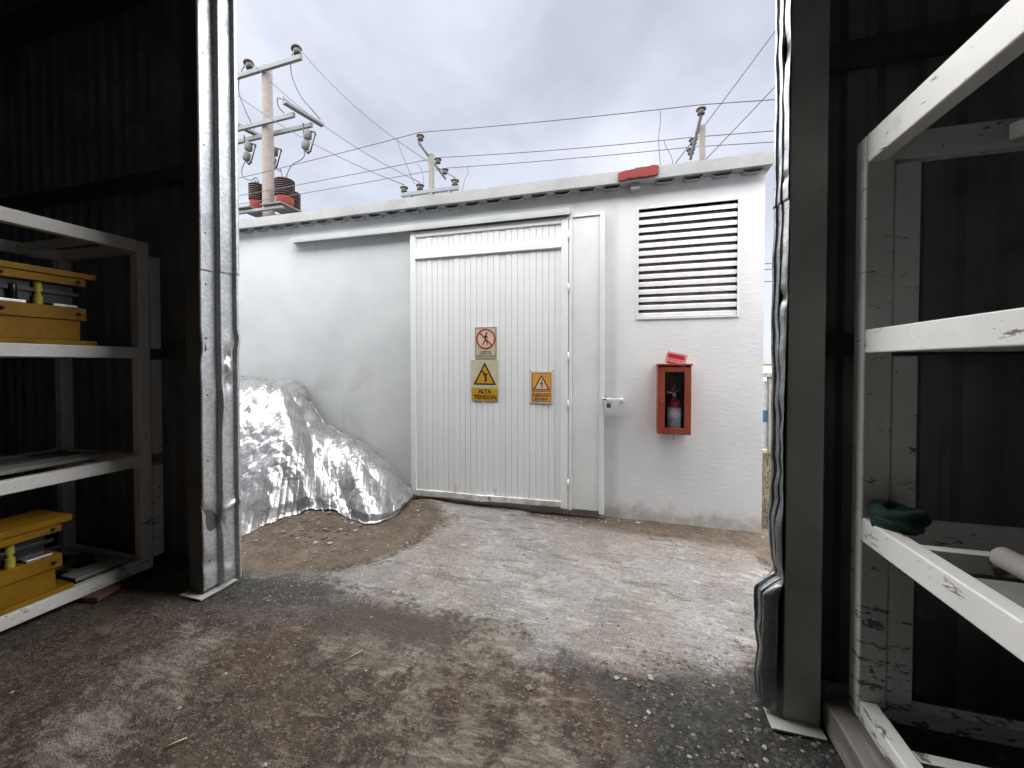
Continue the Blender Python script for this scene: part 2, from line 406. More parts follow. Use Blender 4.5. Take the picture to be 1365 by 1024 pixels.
def m_ground():
    t = NT('dirt and broken concrete', 0.92, 0, 0.3)
    nA = t.noise(2.2, 8, 0.64, 0.3); nB = t.noise(7, 8, 0.68, 0.3, loc=(3, 1, 0)); nC = t.noise(30, 7, 0.68); nD = t.noise(130, 4, 0.65)
    n5 = t.noise(1.1, 6, 0.62, 0.5, loc=(8, 2, 0)); nE = t.noise(3.6, 9, 0.72, 0.2, loc=(6, 6, 0))
    mp = t.n.new('ShaderNodeMapping'); mp.inputs['Rotation'].default_value = (0, 0, 0.30); mp.inputs['Scale'].default_value = (0.55, 2.1, 1); t.l.new(t.tc.outputs['Object'], mp.inputs[0])
    nS = t.noise(4.2, 9, 0.72, 0.25, vec=mp.outputs[0]); nF = t.noise(13, 7, 0.7, 0.2, vec=mp.outputs[0])
    def cells(sc_):
        v = t.voro(sc_, out='Color'); b_ = t.n.new('ShaderNodeRGBToBW'); t.l.new(v, b_.inputs[0]); return b_.outputs[0]
    pebv = cells(60); pd = t.voro(60); cl1 = cells(38); cl2 = cells(95); pd2 = t.voro(150)
    # trodden brown soil with chalky remains and dark oily places
    soil = t.mix(t.step(nB, 0.30, 0.70), (0.045, 0.035, 0.027), (0.122, 0.094, 0.072))
    soil = t.mix(t.step(nA, 0.45, 0.68, 0, 0.6), soil, (0.092, 0.060, 0.042))
    soil = t.mix(t.step(nE, 0.46, 0.36, 0, 0.7), soil, (0.037, 0.032, 0.028))
    soil = t.mix(t.step(cl1, 0.55, 0.8, 0, 0.30), soil, (0.156, 0.126, 0.097))
    soil = t.mix(t.step(nC, 0.54, 0.66, 0, 0.7), soil, (0.188, 0.154, 0.119))
    soil = t.mix(t.step(nC, 0.44, 0.34, 0, 0.7), soil, (0.033, 0.025, 0.021))
    soil = t.mix(t.step(nS, 0.555, 0.67, 0, 0.75), soil, (0.231, 0.194, 0.154))
    soil = t.mix(t.step(nF, 0.60, 0.70, 0, 0.6), soil, (0.263, 0.222, 0.177))
    soil = t.mix(t.step(cl2, 0.80, 0.84, 0, 0.55), soil, (0.263, 0.228, 0.188))
    soil = t.mix(t.step(nD, 0.42, 0.30, 0, 0.6), soil, (0.027, 0.022, 0.018))
    # thin grey concrete skin, worn and dirty
    conc = t.mix(t.step(nA, 0.30, 0.68), (0.190, 0.179, 0.172), (0.303, 0.288, 0.278))
    conc = t.mix(t.step(nE, 0.52, 0.64, 0, 0.7), conc, (0.403, 0.389, 0.376))
    conc = t.mix(t.step(n5, 0.50, 0.38, 0, 0.7), conc, (0.208, 0.177, 0.147))
    conc = t.mix(t.step(nS, 0.47, 0.38, 0, 0.8), conc, (0.132, 0.112, 0.097))
    conc = t.mix(t.step(nF, 0.56, 0.66, 0, 0.75), conc, (0.463, 0.450, 0.437))
    conc = t.mix(t.step(nF, 0.43, 0.36, 0, 0.6), conc, (0.141, 0.130, 0.121))
    conc = t.mix(t.step(nC, 0.545, 0.66, 0, 0.6), conc, (0.118, 0.106, 0.094))
    conc = t.mix(t.step(cl2, 0.72, 0.80, 0, 0.35), conc, (0.403, 0.389, 0.376))
    conc = t.mix(t.step(cl1, 0.30, 0.22, 0, 0.25), conc, (0.108, 0.097, 0.087))
    conc = t.mix(t.step(nD, 0.57, 0.70, 0, 0.6), conc, (0.483, 0.470, 0.450))
    conc = t.mix(t.step(nD, 0.40, 0.30, 0, 0.6), conc, (0.100, 0.091, 0.080))
    # orange-brown earth by the tarp and wall foot
    clay = t.mix(t.step(nB, 0.3, 0.7), (0.080, 0.060, 0.046), (0.165, 0.125, 0.095))
    clay = t.mix(t.step(cl1, 0.55, 0.8, 0, 0.3), clay, (0.19, 0.15, 0.118))
    clay = t.mix(t.step(nC, 0.53, 0.66, 0, 0.7), clay, (0.058, 0.043, 0.034))
    clay = t.mix(t.step(nE, 0.54, 0.66, 0, 0.6), clay, (0.20, 0.165, 0.13))
    clay = t.mix(t.step(nF, 0.44, 0.36, 0, 0.6), clay, (0.065, 0.05, 0.04))
    clay = t.mix(t.step(nD, 0.58, 0.70, 0, 0.6), clay, (0.26, 0.22, 0.18))
    clay = t.mix(t.step(nD, 0.42, 0.32, 0, 0.6), clay, (0.035, 0.026, 0.021))
    # dark asphalt grit
    grav = t.mix(t.step(nC, 0.3, 0.7), (0.031, 0.031, 0.031), (0.074, 0.073, 0.069))
    grav = t.mix(t.step(pebv, 0.72, 0.85, 0, 0.7), grav, (0.143, 0.140, 0.133))
    grass = t.mix(t.step(nB, 0.35, 0.65), (0.11, 0.083, 0.055), (0.065, 0.06, 0.03))
    def mask(name, k1=0.55, k2=0.3, w=0.07):
        v = t.math('ADD', t.attr(name), t.math('MULTIPLY', t.math('SUBTRACT', nB, 0.5), k1))
        v = t.math('ADD', v, t.math('MULTIPLY', t.math('SUBTRACT', nC, 0.5), k2)); return t.step(v, 0.5 - w, 0.5 + w)
    soil = t.mix(t.math('MULTIPLY', mask('m_chalk', 2.2, 1.4, 0.30), t.step(nE, 0.40, 0.56)), soil, t.mix(t.step(nF, 0.4, 0.62), (0.15, 0.13, 0.108), (0.30, 0.27, 0.23)))
    col = t.mix(mask('m_conc', 1.25, 0.7, 0.20), soil, conc)
    col = t.mix(mask('m_clay', 1.2, 0.6, 0.22), col, clay)
    col = t.mix(mask('m_grav', 1.1, 0.7, 0.22), col, grav)
    col = t.mix(mask('m_dark', 1.9, 1.1, 0.22), col, (0.078, 0.066, 0.056))
    col = t.mix(mask('m_grass', 0.4, 0.2, 0.1), col, grass)
    t.color(col)
    t.rough(t.step(nB, 0.3, 0.7, 0.8, 0.97))
    h = t.math('ADD', t.math('MULTIPLY', nC, 1.1), t.math('MULTIPLY', nD, 0.5))
    h = t.math('ADD', h, t.math('MULTIPLY', pd2, -0.25)); h = t.math('ADD', h, t.math('MULTIPLY', nF, 0.6))
    h = t.math('ADD', h, t.math('MULTIPLY', pd, -0.35)); h = t.math('ADD', h, t.math('MULTIPLY', nS, 0.7))
    t.bump(h, 0.9, 0.028)
    return t.m

def m_plain(name, c, rough=0.6, metal=0.0, var=0.15, sc=20, spec=0.5):
    t = NT(name, rough, metal, spec); n = t.noise(sc, 4, 0.6)
    t.color(t.mix(t.step(n, 0.3, 0.7), tuple(x * (1 - var) for x in c), tuple(min(1, x * (1 + var)) for x in c)))
    return t.m

def m_wood(name, a, b):
    t = NT(name, 0.8); n = t.noise(6, 6, 0.65, 0.6, sc=(1, 0.1, 1)); n2 = t.noise(50, 3, 0.6, sc=(1, 0.08, 1))
    t.color(t.mix(t.step(n2, 0.4, 0.7, 0, 0.5), t.mix(t.step(n, 0.3, 0.7), a, b), tuple(x * 0.5 for x in a))); t.bump(n2, 0.4, 0.005); return t.m

def m_yellow():
    t = NT('chipped yellow machine paint', 0.55, 0, 0.25)
    col = t.mix(t.step(t.noise(4, 4, 0.6), 0.3, 0.7), (0.22, 0.112, 0.005), (0.31, 0.165, 0.008))
    col = t.mix(t.step(t.noise(9, 6, 0.68, 0.6), 0.56, 0.74, 0, 0.6), col, (0.16, 0.095, 0.03))
    col = t.mix(t.step(t.noise(26, 5, 0.65), 0.66, 0.69), col, (0.03, 0.027, 0.024))
    t.color(col); t.bump(t.noise(30, 3, 0.5), 0.15, 0.006); return t.m

def m_glass():
    t = NT('cabinet glass', 0.05); n, l = t.n, t.l
    tr = n.new('ShaderNodeBsdfTransparent'); gl = n.new('ShaderNodeBsdfGlossy'); gl.inputs['Roughness'].default_value = 0.04
    fr = n.new('ShaderNodeFresnel'); fr.inputs['IOR'].default_value = 1.35; mx = n.new('ShaderNodeMixShader')
    l.new(fr.outputs[0], mx.inputs[0]); l.new(tr.outputs[0], mx.inputs[1]); l.new(gl.outputs[0], mx.inputs[2])
    l.new(mx.outputs[0], n['Material Output'].inputs[0]); return t.m

def m_extlabel():
    t = NT('extinguisher label', 0.5); x, y, z = t.xyz()
    n = t.noise(60, 2, 0.5, sc=(1, 1, 2.2)); t.color(t.mix(t.step(n, 0.56, 0.60, 0, 0.85), (0.80, 0.80, 0.82), (0.08, 0.08, 0.12))); return t.m

def m_sign(name, c):
    t = NT(name, 0.45)
    col = t.mix(t.step(t.noise(6, 5, 0.6), 0.3, 0.72), c, tuple(x * 0.82 for x in c))
    t.color(t.mix(t.step(t.noise(50, 4, 0.6), 0.66, 0.72, 0, 0.5), col, (0.3, 0.24, 0.15))); return t.m

M = dict(
    wall=m_wall(), fascia=m_fascia(), door=m_door(), rail=m_rail(),
    soffit=paint('dusty grey deck', (0.30, 0.30, 0.295), 0.3, (0.05, 0.065, 0.06), 0.7, 0.7, 5),
    side=paint('white panel paint', (0.73, 0.76, 0.76), 0.07, (0.5, 0.48, 0.43), 0.25, 0.42, 2),
    track=paint('dull white track paint', (0.46, 0.48, 0.48), 0.1, (0.3, 0.28, 0.25), 0.35, 0.6, 3),
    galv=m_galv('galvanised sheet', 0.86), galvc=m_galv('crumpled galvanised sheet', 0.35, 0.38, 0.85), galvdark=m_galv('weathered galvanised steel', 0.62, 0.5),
    foil=m_foil(), rackL=m_rack('white rack paint', 0.015), rackR=m_rack('scuffed white rack paint', 0.06),
    column=paint('grey white column paint', (0.47, 0.465, 0.445), 0.1, (0.2, 0.2, 0.15), 0.45, 0.5, 3, (0.09, 0.06, 0.045), 0.70),
    sheet=paint('dark painted cladding', (0.30, 0.305, 0.34), 0.25, (0.03, 0.03, 0.03), 0.4, 0.5, 2),
    steel=paint('dark steel section', (0.10, 0.10, 0.097), 0.2, (0.03, 0.03, 0.03), 0.3, 0.55, 3),
    ground=m_ground(), black=m_plain('black print', (0.016, 0.013, 0.012), 0.5), dark=m_plain('unlit void black', (0.02, 0.02, 0.02), 0.9),
    slat=paint('white louvre paint', (0.78, 0.79, 0.80), 0.06, (0.4, 0.37, 0.34), 0.25, 0.5, 3),
    slatin=paint('dusty louvre blade', (0.76, 0.73, 0.715), 0.12, (0.1, 0.09, 0.08), 0.5, 0.7, 6),
    cab=paint('faded red cabinet paint', (0.25, 0.045, 0.024), 0.2, (0.16, 0.06, 0.04), 0.5, 0.42, 5),
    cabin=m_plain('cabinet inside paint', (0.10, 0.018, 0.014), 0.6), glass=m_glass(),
    red=m_plain('red print', (0.52, 0.012, 0.022), 0.45, 0, 0.1), redpaint=paint('red brushed paint', (0.21, 0.014, 0.014), 0.2, (0.16, 0.03, 0.03), 0.5, 0.7, 8),
    extred=m_plain('extinguisher red', (0.42, 0.01, 0.015), 0.25, 0, 0.08), extlabel=m_extlabel(),
    white=m_plain('white print', (0.78, 0.77, 0.76), 0.5, 0, 0.05), pink=m_plain('sun faded white print', (0.75, 0.58, 0.57), 0.5, 0, 0.05),
    cream=m_sign('aged cream sign', (0.58, 0.53, 0.38)), amber=m_sign('amber sign print', (0.56, 0.30, 0.012)), orange=m_sign('orange sign print', (0.72, 0.34, 0.06)),
    signred=m_plain('prohibition red', (0.34, 0.02, 0.018), 0.5), peach=m_sign('pale print', (0.68, 0.52, 0.40)),
    yellow=m_yellow(), dstee=m_plain('oily tool steel', (0.05, 0.05, 0.055), 0.35, 0.8), bsteel=m_plain('bright ground steel', (0.62, 0.62, 0.62), 0.3, 0.9),
    pillar=m_plain('yellow green guide pillar', (0.45, 0.40, 0.06), 0.4),
    wood=m_wood('grey weathered timber', (0.10, 0.096, 0.09), (0.25, 0.235, 0.215)), board=m_wood('pale board', (0.30, 0.29, 0.27), (0.42, 0.41, 0.38)),
    brick=m_plain('dusty red brick', (0.14, 0.065, 0.05), 0.9), cloth=m_plain('dark green cloth', (0.009, 0.030, 0.022), 0.95, 0, 0.4, 60),
    panel=paint('grey panel', (0.22, 0.22, 0.21), 0.2, (0.1, 0.09, 0.08), 0.4, 0.6, 3), pipe=paint('white plastic pipe', (0.42, 0.41, 0.38), 0.15, (0.3, 0.27, 0.22), 0.4, 0.35, 4),
    pole=m_plain('pinkish grey concrete pole', (0.10, 0.089, 0.083), 0.9, 0, 0.1, 8), arm=m_plain('galvanised cross arm', (0.078, 0.09, 0.10), 0.7, 0.0, 0.12, 12),
    porc=m_plain('brown grey porcelain', (0.024, 0.021, 0.019), 0.5, 0, 0.2, 20, 0.2), porcw=m_plain('pale porcelain band', (0.12, 0.115, 0.105), 0.6, 0, 0.1, 20, 0.2),
    porcg=m_plain('grey porcelain', (0.07, 0.073, 0.073), 0.6, 0, 0.1, 20, 0.2), bush=m_plain('dark brown bushing', (0.009, 0.005, 0.006), 0.6, 0, 0.15, 20, 0.15), bushr=m_plain('bushing rib edge', (0.06, 0.045, 0.047), 0.6, 0, 0.15, 20, 0.15),
    ctred=m_plain('brick red housing', (0.075, 0.012, 0.009), 0.8, 0, 0.15, 20, 0.15), plate=m_plain('grey mounting plate', (0.09, 0.087, 0.082), 0.9, 0, 0.15, 20, 0.1),
    wire=m_plain('mauve sheathed wire', (0.085, 0.060, 0.072), 1.0, 0, 0.1, 20, 0.0), wireg=m_plain('grey conductor', (0.06, 0.064, 0.074), 1.0, 0.0, 0.1, 20, 0.0),
    fence=m_plain('grey concrete post', (0.2, 0.19, 0.175), 0.9), blue=m_plain('blue fence banner', (0.03, 0.085, 0.19), 0.8), blw=m_plain('white banner print', (0.30, 0.33, 0.36), 0.8),
    far=m_plain('pale far wall', (0.34, 0.33, 0.31), 0.9), stonew=m_plain('whitish stone', (0.30, 0.285, 0.26), 0.9), stoneb=m_plain('brown stone', (0.10, 0.08, 0.065), 0.9), stone=m_plain('grey stone', (0.16, 0.15, 0.14), 0.9),
    straw=m_plain('straw', (0.42, 0.37, 0.27), 0.8), grassm=None, brass=m_plain('dull brass', (0.16, 0.15, 0.13), 0.4, 0.6),
)
def m_grass():
    t = NT('grass blades', 0.8); n = t.noise(3, 4, 0.6); r = t.noise(40, 2, 0.5)
    c = t.mix(t.step(n, 0.35, 0.62), (0.105, 0.08, 0.05), (0.045, 0.055, 0.018)); t.color(t.mix(t.step(r, 0.45, 0.7, 0, 0.6), c, (0.15, 0.12, 0.08))); return t.m
M['grassm'] = m_grass()

# ================================================================== ground
CONC = [(-2.23, 4.3), (-2.05, 3.85), (-1.7, 3.66), (-1.72, 3.09), (-1.89, 2.69), (-2.17, 2.44), (-2.65, 2.3), (-2.6, 2.0), (-2.44, 1.98), (-2.05, 2.08), (-1.67, 2.21), (-1.46, 2.12), (-1.18, 2.14), (-0.95, 2.05), (-0.79, 2.21), (-0.6, 2.21), (-0.51, 1.97), (-0.23, 2.03), (-0.01, 2.03), (0.24, 2.1), (0.59, 2.18), (0.74, 2.47), (1.09, 3.2), (1.0, 3.74), (0.11, 3.80), (-0.6, 3.92), (-0.97, 3.95), (-1.0, 4.3)]
GRAV = [(-0.3, 2.06), (-0.01, 1.99), (0.61, 2.17), (0.8, 2.3), (3.5, 2.2), (3.5, 0.3), (0.0, 0.3), (0.06, 1.59), (0.10, 1.76), (-0.02, 1.86)]
GRAV2 = [(-2.75, 1.9), (-2.3, 1.95), (-1.9, 2.1), (-1.75, 2.25), (-2.1, 2.42), (-2.7, 2.25)]
CLAY = [(-8, 2.3), (-2.75, 2.3), (-2.31, 2.40), (-2.02, 2.66), (-1.86, 3.05), (-1.80, 3.6), (-2.2, 4.3), (-8, 4.3)]
CLAY2 = [(-0.97, 3.93), (0.11, 3.80), (1.01, 3.72), (1.25, 3.2), (6, 3.0), (6, 4.3), (-0.97, 4.3)]
CHALK = [(-0.75, 1.75), (-0.3, 1.72), (0.0, 1.55), (-0.1, 1.25), (-0.5, 1.15), (-0.95, 1.3), (-1.0, 1.6)]
CHALK2 = [(-2.5, 1.75), (-2.15, 1.7), (-1.95, 1.35), (-2.0, 0.9), (-2.3, 0.9), (-2.45, 1.3)]
CHALK3 = [(-1.5, 2.0), (-1.0, 2.05), (-0.6, 2.2), (-0.5, 1.95), (-1.1, 1.75), (-1.6, 1.8)]
DARK = [(-1.55, 2.28), (-1.20, 2.22), (-0.85, 2.18), (-0.95, 1.96), (-1.3, 1.92), (-1.75, 1.98), (-1.85, 2.1)]
GRASS = [(1.26, 4.30), (30, 4.30), (30, 7.68), (1.26, 7.68)]

def axis(lo, hi, step, far, g=1.35):
    mid = list(np.arange(lo, hi + 1e-6, step)); s = step; a = mid[0]; left = []
    while a > -far: s *= g; a -= s; left.append(a)
    s = step; b = mid[-1]; right = []
    while b < far: s *= g; b += s; right.append(b)
    return np.array(left[::-1] + mid + right)
def gheight(X, Y):
    near = (np.abs(X) < 9) & (np.abs(Y) < 9)
    z = 0.014 * (fbm(X * 1.3 + 3, Y * 1.3, 3) - 0.5) + 0.016 * (fbm(X * 7, Y * 7 + 9, 3) - 0.5) * np.where(Y < 4.3, 1, 1.5)
    sdc = sdpoly(X, Y, CONC) + 0.16 * (fbm(X * 4, Y * 4, 4) - 0.5)
    z = z * (1 - 0.5 * np.clip(sdc / 0.1, 0, 1)) + 0.012 * np.clip(sdc / 0.04 + 0.5, 0, 1) - 0.008
    m = 0.085 * np.exp(-(((X + 2.80) / 0.42) ** 2 + ((Y - 3.22) / 0.30) ** 2)) + 0.06 * np.exp(-(((X + 3.0) / 0.35) ** 2 + ((Y - 2.95) / 0.3) ** 2))
    m = m + 0.05 * np.exp(-(((X + 2.15) / 0.2) ** 2 + ((Y - 3.85) / 0.25) ** 2))
    z = z + m * (0.75 + 0.5 * fbm(X * 9, Y * 9, 3)) + 0.028 * np.clip(m / 0.05, 0, 1) * (np.abs(2 * fbm(X * 14, Y * 14, 3) - 1))
    z = z - 0.03 * np.clip((0.12 - np.abs(Y - 4.05)) / 0.12, 0, 1) * ((X > -2.4) & (X < -0.2))
    z = np.where(near, z, -0.02)
    return np.where((Y > 4.3) & (X > 1.2), z + 0.03, z)
gx = axis(-3.9, 1.6, 0.02, 700); gy = axis(0.7, 4.4, 0.02, 700)
GX, GY = np.meshgrid(gx, gy, indexing='ij')
GZ = gheight(GX, GY)
gme = bpy.data.meshes.new('ground')
na, nb = GX.shape
idx = np.arange(na * nb).reshape(na, nb)
quads = np.stack([idx[:-1, :-1], idx[1:, :-1], idx[1:, 1:], idx[:-1, 1:]], -1).reshape(-1, 4)
gme.vertices.add(na * nb); gme.vertices.foreach_set('co', np.stack([GX, GY, GZ], -1).ravel())
gme.loops.add(quads.size); gme.loops.foreach_set('vertex_index', quads.ravel())
gme.polygons.add(len(quads)); gme.polygons.foreach_set('loop_start', np.arange(0, quads.size, 4)); gme.polygons.foreach_set('loop_total', np.full(len(quads), 4))
gme.polygons.foreach_set('use_smooth', np.ones(len(quads), bool)); gme.update(calc_edges=True)
def put_attr(name, polys):
    v = np.full(GX.shape, -9.0)
    for p in polys: v = np.maximum(v, sdpoly(GX, GY, p))
    a = gme.attributes.new(name, 'FLOAT', 'POINT'); a.data.foreach_set('value', np.clip(0.5 + v / 0.5, -0.5, 1.5).ravel())
put_attr('m_conc', [CONC]); put_attr('m_grav', [GRAV, GRAV2]); put_attr('m_clay', [CLAY, CLAY2]); put_attr('m_dark', [DARK]); put_attr('m_chalk', [CHALK, CHALK2, CHALK3]); put_attr('m_grass', [GRASS])
gme.materials.append(M['ground'])
ground = bpy.data.objects.new('ground', gme); COL.objects.link(ground); tag(ground, kind='structure')
def gz(x, y): return float(gheight(np.array([x]), np.array([y]))[0])

# ================================================================== white electrical building
YW = 4.125
B = thing('electrical_building', 'low white rendered building with sliding gate door and louvre facing the opening', 'building', (1.2, YW, 0))
XR, XL, YB = 1.2, -9.0, 7.2
w = MB()
lx0, lx1, lz0, lz1 = 0.11, 0.98, 2.0, 3.06
T = 0.16
w.box((XL, YW, -0.3), (lx0, YW + T, 3.30)); w.box((lx1, YW, -0.3), (XR, YW + T, 3.30))
w.box((lx0, YW, -0.3), (lx1, YW + T, lz0)); w.box((lx0, YW, lz1), (lx1, YW + T, 3.30))
w.box((XR - T, YW + T, -0.3), (XR, YB, 3.30)); w.box((XL, YW + T, -0.3), (XL + T, YB, 3.30)); w.box((XL + T, YB - T, -0.3), (XR - T, YB, 3.30))
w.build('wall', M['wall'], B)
s = MB(); YF = 4.01
# slab with a slightly uneven front edge
xs = np.linspace(XL - 0.1, XR + 0.03, 90)
fz = lambda a: 0.012 * (fbm(a * 1.1, a * 0 + 3, 3) - 0.5)
prof = []
for x in xs:
    d = float(fz(np.array([x]))[0]); e2 = float(fbm(np.array([x * 2.0]), np.array([7.7]), 3)[0] - 0.5)
    prof.append([(x, YF + 0.014 * e2, 3.300 + d * 0.6), (x, YF + 0.014 * e2, 3.412 + d), (x, YF + 0.03 + 0.014 * e2, 3.424 + d), (x, YB + 0.15, 3.43), (x, YB + 0.15, 3.302)])
P = np.array(prof); a_, b_ = P.shape[:2]; vs = P.reshape(-1, 3).tolist(); fs = []
for i in range(a_ - 1):
    for k in range(b_):
        k2 = (k + 1) % b_; fs.append((i * b_ + k, (i + 1) * b_ + k, (i + 1) * b_ + k2, i * b_ + k2))
fs.append(tuple(range(b_))); fs.append(tuple((a_ - 1) * b_ + k for k in reversed(range(b_))))
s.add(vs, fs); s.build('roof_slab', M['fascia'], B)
# deck flutes that hang under the slab's overhang, each a trough of its own
fl = MB(); w0 = 0.13
prof2 = [(-0.085, 0), (-0.058, -0.027), (0.058, -0.027), (0.085, 0), (0.081, 0), (0.054, -0.024), (-0.054, -0.024), (-0.08, 0)]
fl.add([(x, YF + 0.050, 3.2985 + z) for x, z in prof2] + [(x, YW - 0.003, 3.2985 + z) for x, z in prof2],
       [(k, (k + 1) % 8, 8 + (k + 1) % 8, 8 + k) for k in range(8)] + [(7, 6, 5, 4, 3, 2, 1, 0)[::-1], tuple(range(8, 16))])
f0 = fl.build('deck_flute', M['soffit'], B, loc=(0, 0, 0))
base0 = None
k = 0
x = 1.08
while x > -7.4:
    if abs(x - 0.07) > 0.09:
        o = f0 if k == 0 else f0.copy()
        if k: COL.objects.link(o)
        o.location = (x, random.uniform(-0.006, 0.004), random.uniform(-0.004, 0.0)); k += 1
    x -= 0.245
f0.parent = B
MB().box((0.03, YF + 0.04, 3.235), (0.115, YW - 0.002, 3.2985)).build('bracket_block', M['fascia'], B, bevel=0.005)
# brushed red paint mark on the slab edge
rp = MB(); top = []; bot = []
for x in np.linspace(-0.085, 0.281, 44):
    n_ = float(fbm(np.array([x * 22]), np.array([1.3]), 3)[0] - 0.5); n2_ = float(fbm(np.array([x * 30]), np.array([8.3]), 3)[0] - 0.5)
    u_ = (x + 0.085) / 0.366
    top.append((x, 3.385 + 0.026 * min(1, u_ * 2) + 0.024 * n_)); bot.append((x, 3.312 + 0.018 * u_ + 0.026 * n2_))
rp.poly_y(bot + top[::-1], YF - 0.017, YF - 0.001); rp.build('paint_mark', M['redpaint'], B)

# ---- sliding gate door (part) with its slats (sub-parts)
DY = 4.068                                                        # front plane of its frame
dm = MB()
dm.box((-2.378, DY, 0.045), (-2.312, DY + 0.045, 3.045)); dm.box((-0.645, DY, 0.055), (-0.574, DY + 0.045, 3.045))
dm.box((-2.312, DY + 0.0015, 2.985), (-0.645, DY + 0.044, 3.043)); dm.box((-2.312, DY - 0.004, 2.737), (-0.645, DY + 0.044, 2.815))
door = dm.build('sliding_door', M['door'], B, bevel=0.004)
# bottom rail, dented upwards near its middle and rusty
br = MB(); xs = np.linspace(-2.312, -0.645, 40); sec = []
for x in xs:
    d = 0.012 * math.exp(-((x + 1.42) / 0.05) ** 2) - 0.010 * math.exp(-((x + 1.56) / 0.16) ** 2); k_ = (x + 2.312) / 1.667
    zb = 0.040 + 0.030 * k_ + d; zt = 0.105 + 0.018 * k_ + d * 0.4; yy = DY - 0.002 - 0.018 * math.exp(-((x + 1.45) / 0.12) ** 2)
    sec.append([(x, yy, zb), (x, yy, zt), (x, DY + 0.044, zt), (x, DY + 0.044, zb)])
P = np.array(sec); vs = P.reshape(-1, 3).tolist(); n = len(xs)
br.add(vs, [(i * 4 + k, (i + 1) * 4 + k, (i + 1) * 4 + (k + 1) % 4, i * 4 + (k + 1) % 4) for i in range(n - 1) for k in range(4)] + [(0, 1, 2, 3), tuple((n - 1) * 4 + k for k in (3, 2, 1, 0))])
br.build('bottom_rail', M['rail'], door)
# slats
NS = 25; pitch = 1.667 / NS; sl = MB(); hw = pitch / 2 - 0.0012; y0 = DY + 0.016
sl.add([(-hw, y0 + 0.004, 0.10), (-hw + 0.0025, y0, 0.10), (hw - 0.0025, y0, 0.10), (hw, y0 + 0.004, 0.10), (hw, y0 + 0.02, 0.10), (-hw, y0 + 0.02, 0.10),
        (-hw, y0 + 0.004, 3.0), (-hw + 0.0025, y0, 3.0), (hw - 0.0025, y0, 3.0), (hw, y0 + 0.004, 3.0), (hw, y0 + 0.02, 3.0), (-hw, y0 + 0.02, 3.0)],
       [(k, (k + 1) % 6, 6 + (k + 1) % 6, 6 + k) for k in range(6)] + [(5, 4, 3, 2, 1, 0), (6, 7, 8, 9, 10, 11)])
slat0 = sl.build('slat', M['door'], door)
base = slat0.location.copy()
for i in range(NS):
    o = slat0 if i == 0 else slat0.copy()
    if i: COL.objects.link(o)
    o.location = base + Vector((-2.312 + pitch * (i + 0.5), random.uniform(-0.0025, 0.0025), 0))
# side leaf on hinges right of the gate
sd = MB(); sd.box((-0.528, DY + 0.012, 0.06), (-0.262, DY + 0.04, 3.028))
leaf = sd.build('side_panel', M['side'], B, bevel=0.003)
fr = MB(); fr.box((-0.568, DY + 0.002, 0.045), (-0.530, DY + 0.046, 3.055)); fr.box((-0.260, DY - 0.003, 0.035), (-0.212, DY + 0.05, 3.055)); fr.box((-0.530, DY + 0.001, 3.030), (-0.260, DY + 0.046, 3.054))
fr.build('frame', M['side'], leaf, bevel=0.004)
for z in (0.32, 1.13, 1.62, 2.32, 2.85):
    hg = MB(); hg.tube([(-0.571, DY - 0.002, z - 0.045), (-0.571, DY - 0.002, z + 0.045)], 0.006, 8); hg.build('hinge', M['door'], leaf)
# overhead track
tr = MB(); tr.box((-4.044, 4.035, 3.066), (-0.548, YW - 0.001, 3.118)); tr.box((-4.044, 4.035, 3.054), (-0.548, 4.041, 3.066)); tr.build('door_track', M['track'], B, bevel=0.003)
lh = MB(); lh.box((-0.222, 4.03, 1.186), (-0.03, 4.062, 1.206)); lh.box((-0.222, 4.03, 1.176), (-0.185, 4.034, 1.208)); lh.box((-0.06, 4.062, 1.186), (-0.03, YW, 1.204))
lh.build('latch_bar', M['slat'], B, bevel=0.002)
pl = thing('padlock', 'small dull padlock hanging from the latch bar beside the white gate', 'padlock', (-0.165, 4.045, 1.12))
b_ = MB(); b_.box((-0.187, 4.035, 1.115), (-0.145, 4.055, 1.158)); b_.build('body', M['brass'], pl, bevel=0.004)
b_ = MB(); b_.tube([(-0.181, 4.045, 1.157), (-0.181, 4.045, 1.192), (-0.175, 4.045, 1.21), (-0.166, 4.045, 1.215), (-0.157, 4.045, 1.21), (-0.151, 4.045, 1.192), (-0.151, 4.045, 1.157)], 0.0042, 8); b_.build('shackle', M['bsteel'], pl)

# ---- louvre vent
lv = MB(); f_ = 0.014
lv.box((lx0 - f_, YW - 0.012, lz0 - f_), (lx0, YW + 0.09, lz1 + f_)); lv.box((lx1, YW - 0.012, lz0 - f_), (lx1 + f_, YW + 0.09, lz1 + f_))
lv.box((lx0, YW - 0.011, lz0 - f_), (lx1, YW + 0.09, lz0)); lv.box((lx0, YW - 0.011, lz1), (lx1, YW + 0.09, lz1 + f_))
vent = lv.build('louvre_vent', M['slat'], B)
n_l = 14; lp = (lz1 - lz0) / n_l
b_ = MB(); y0, y1 = YW + 0.004, YW + 0.100
prof3 = [(y0, 0.0), (y0, 0.036), (y0 + 0.004, 0.040), (y1, 0.094), (y1, 0.091), (y0 + 0.006, 0.035), (y0 + 0.003, 0.0)]
m_ = len(prof3)
b_.add([(lx0 + 0.001, y, z) for y, z in prof3] + [(lx1 - 0.001, y, z) for y, z in prof3], [], False)
for k in range(m_):
    b_.f.append((k, m_ + k, m_ + (k + 1) % m_, (k + 1) % m_)); b_.sm.append(False); b_.mi.append(0 if k in (0, 1, 6) else 1)
bl0 = b_.build('blade', [M['slat'], M['slatin']], vent); base = bl0.location.copy()
for i in range(n_l):
    o = bl0 if i == 0 else bl0.copy()
    if i: COL.objects.link(o)
    o.location = base + Vector((0, random.uniform(-0.002, 0.002), lz0 + 0.004 + i * lp))
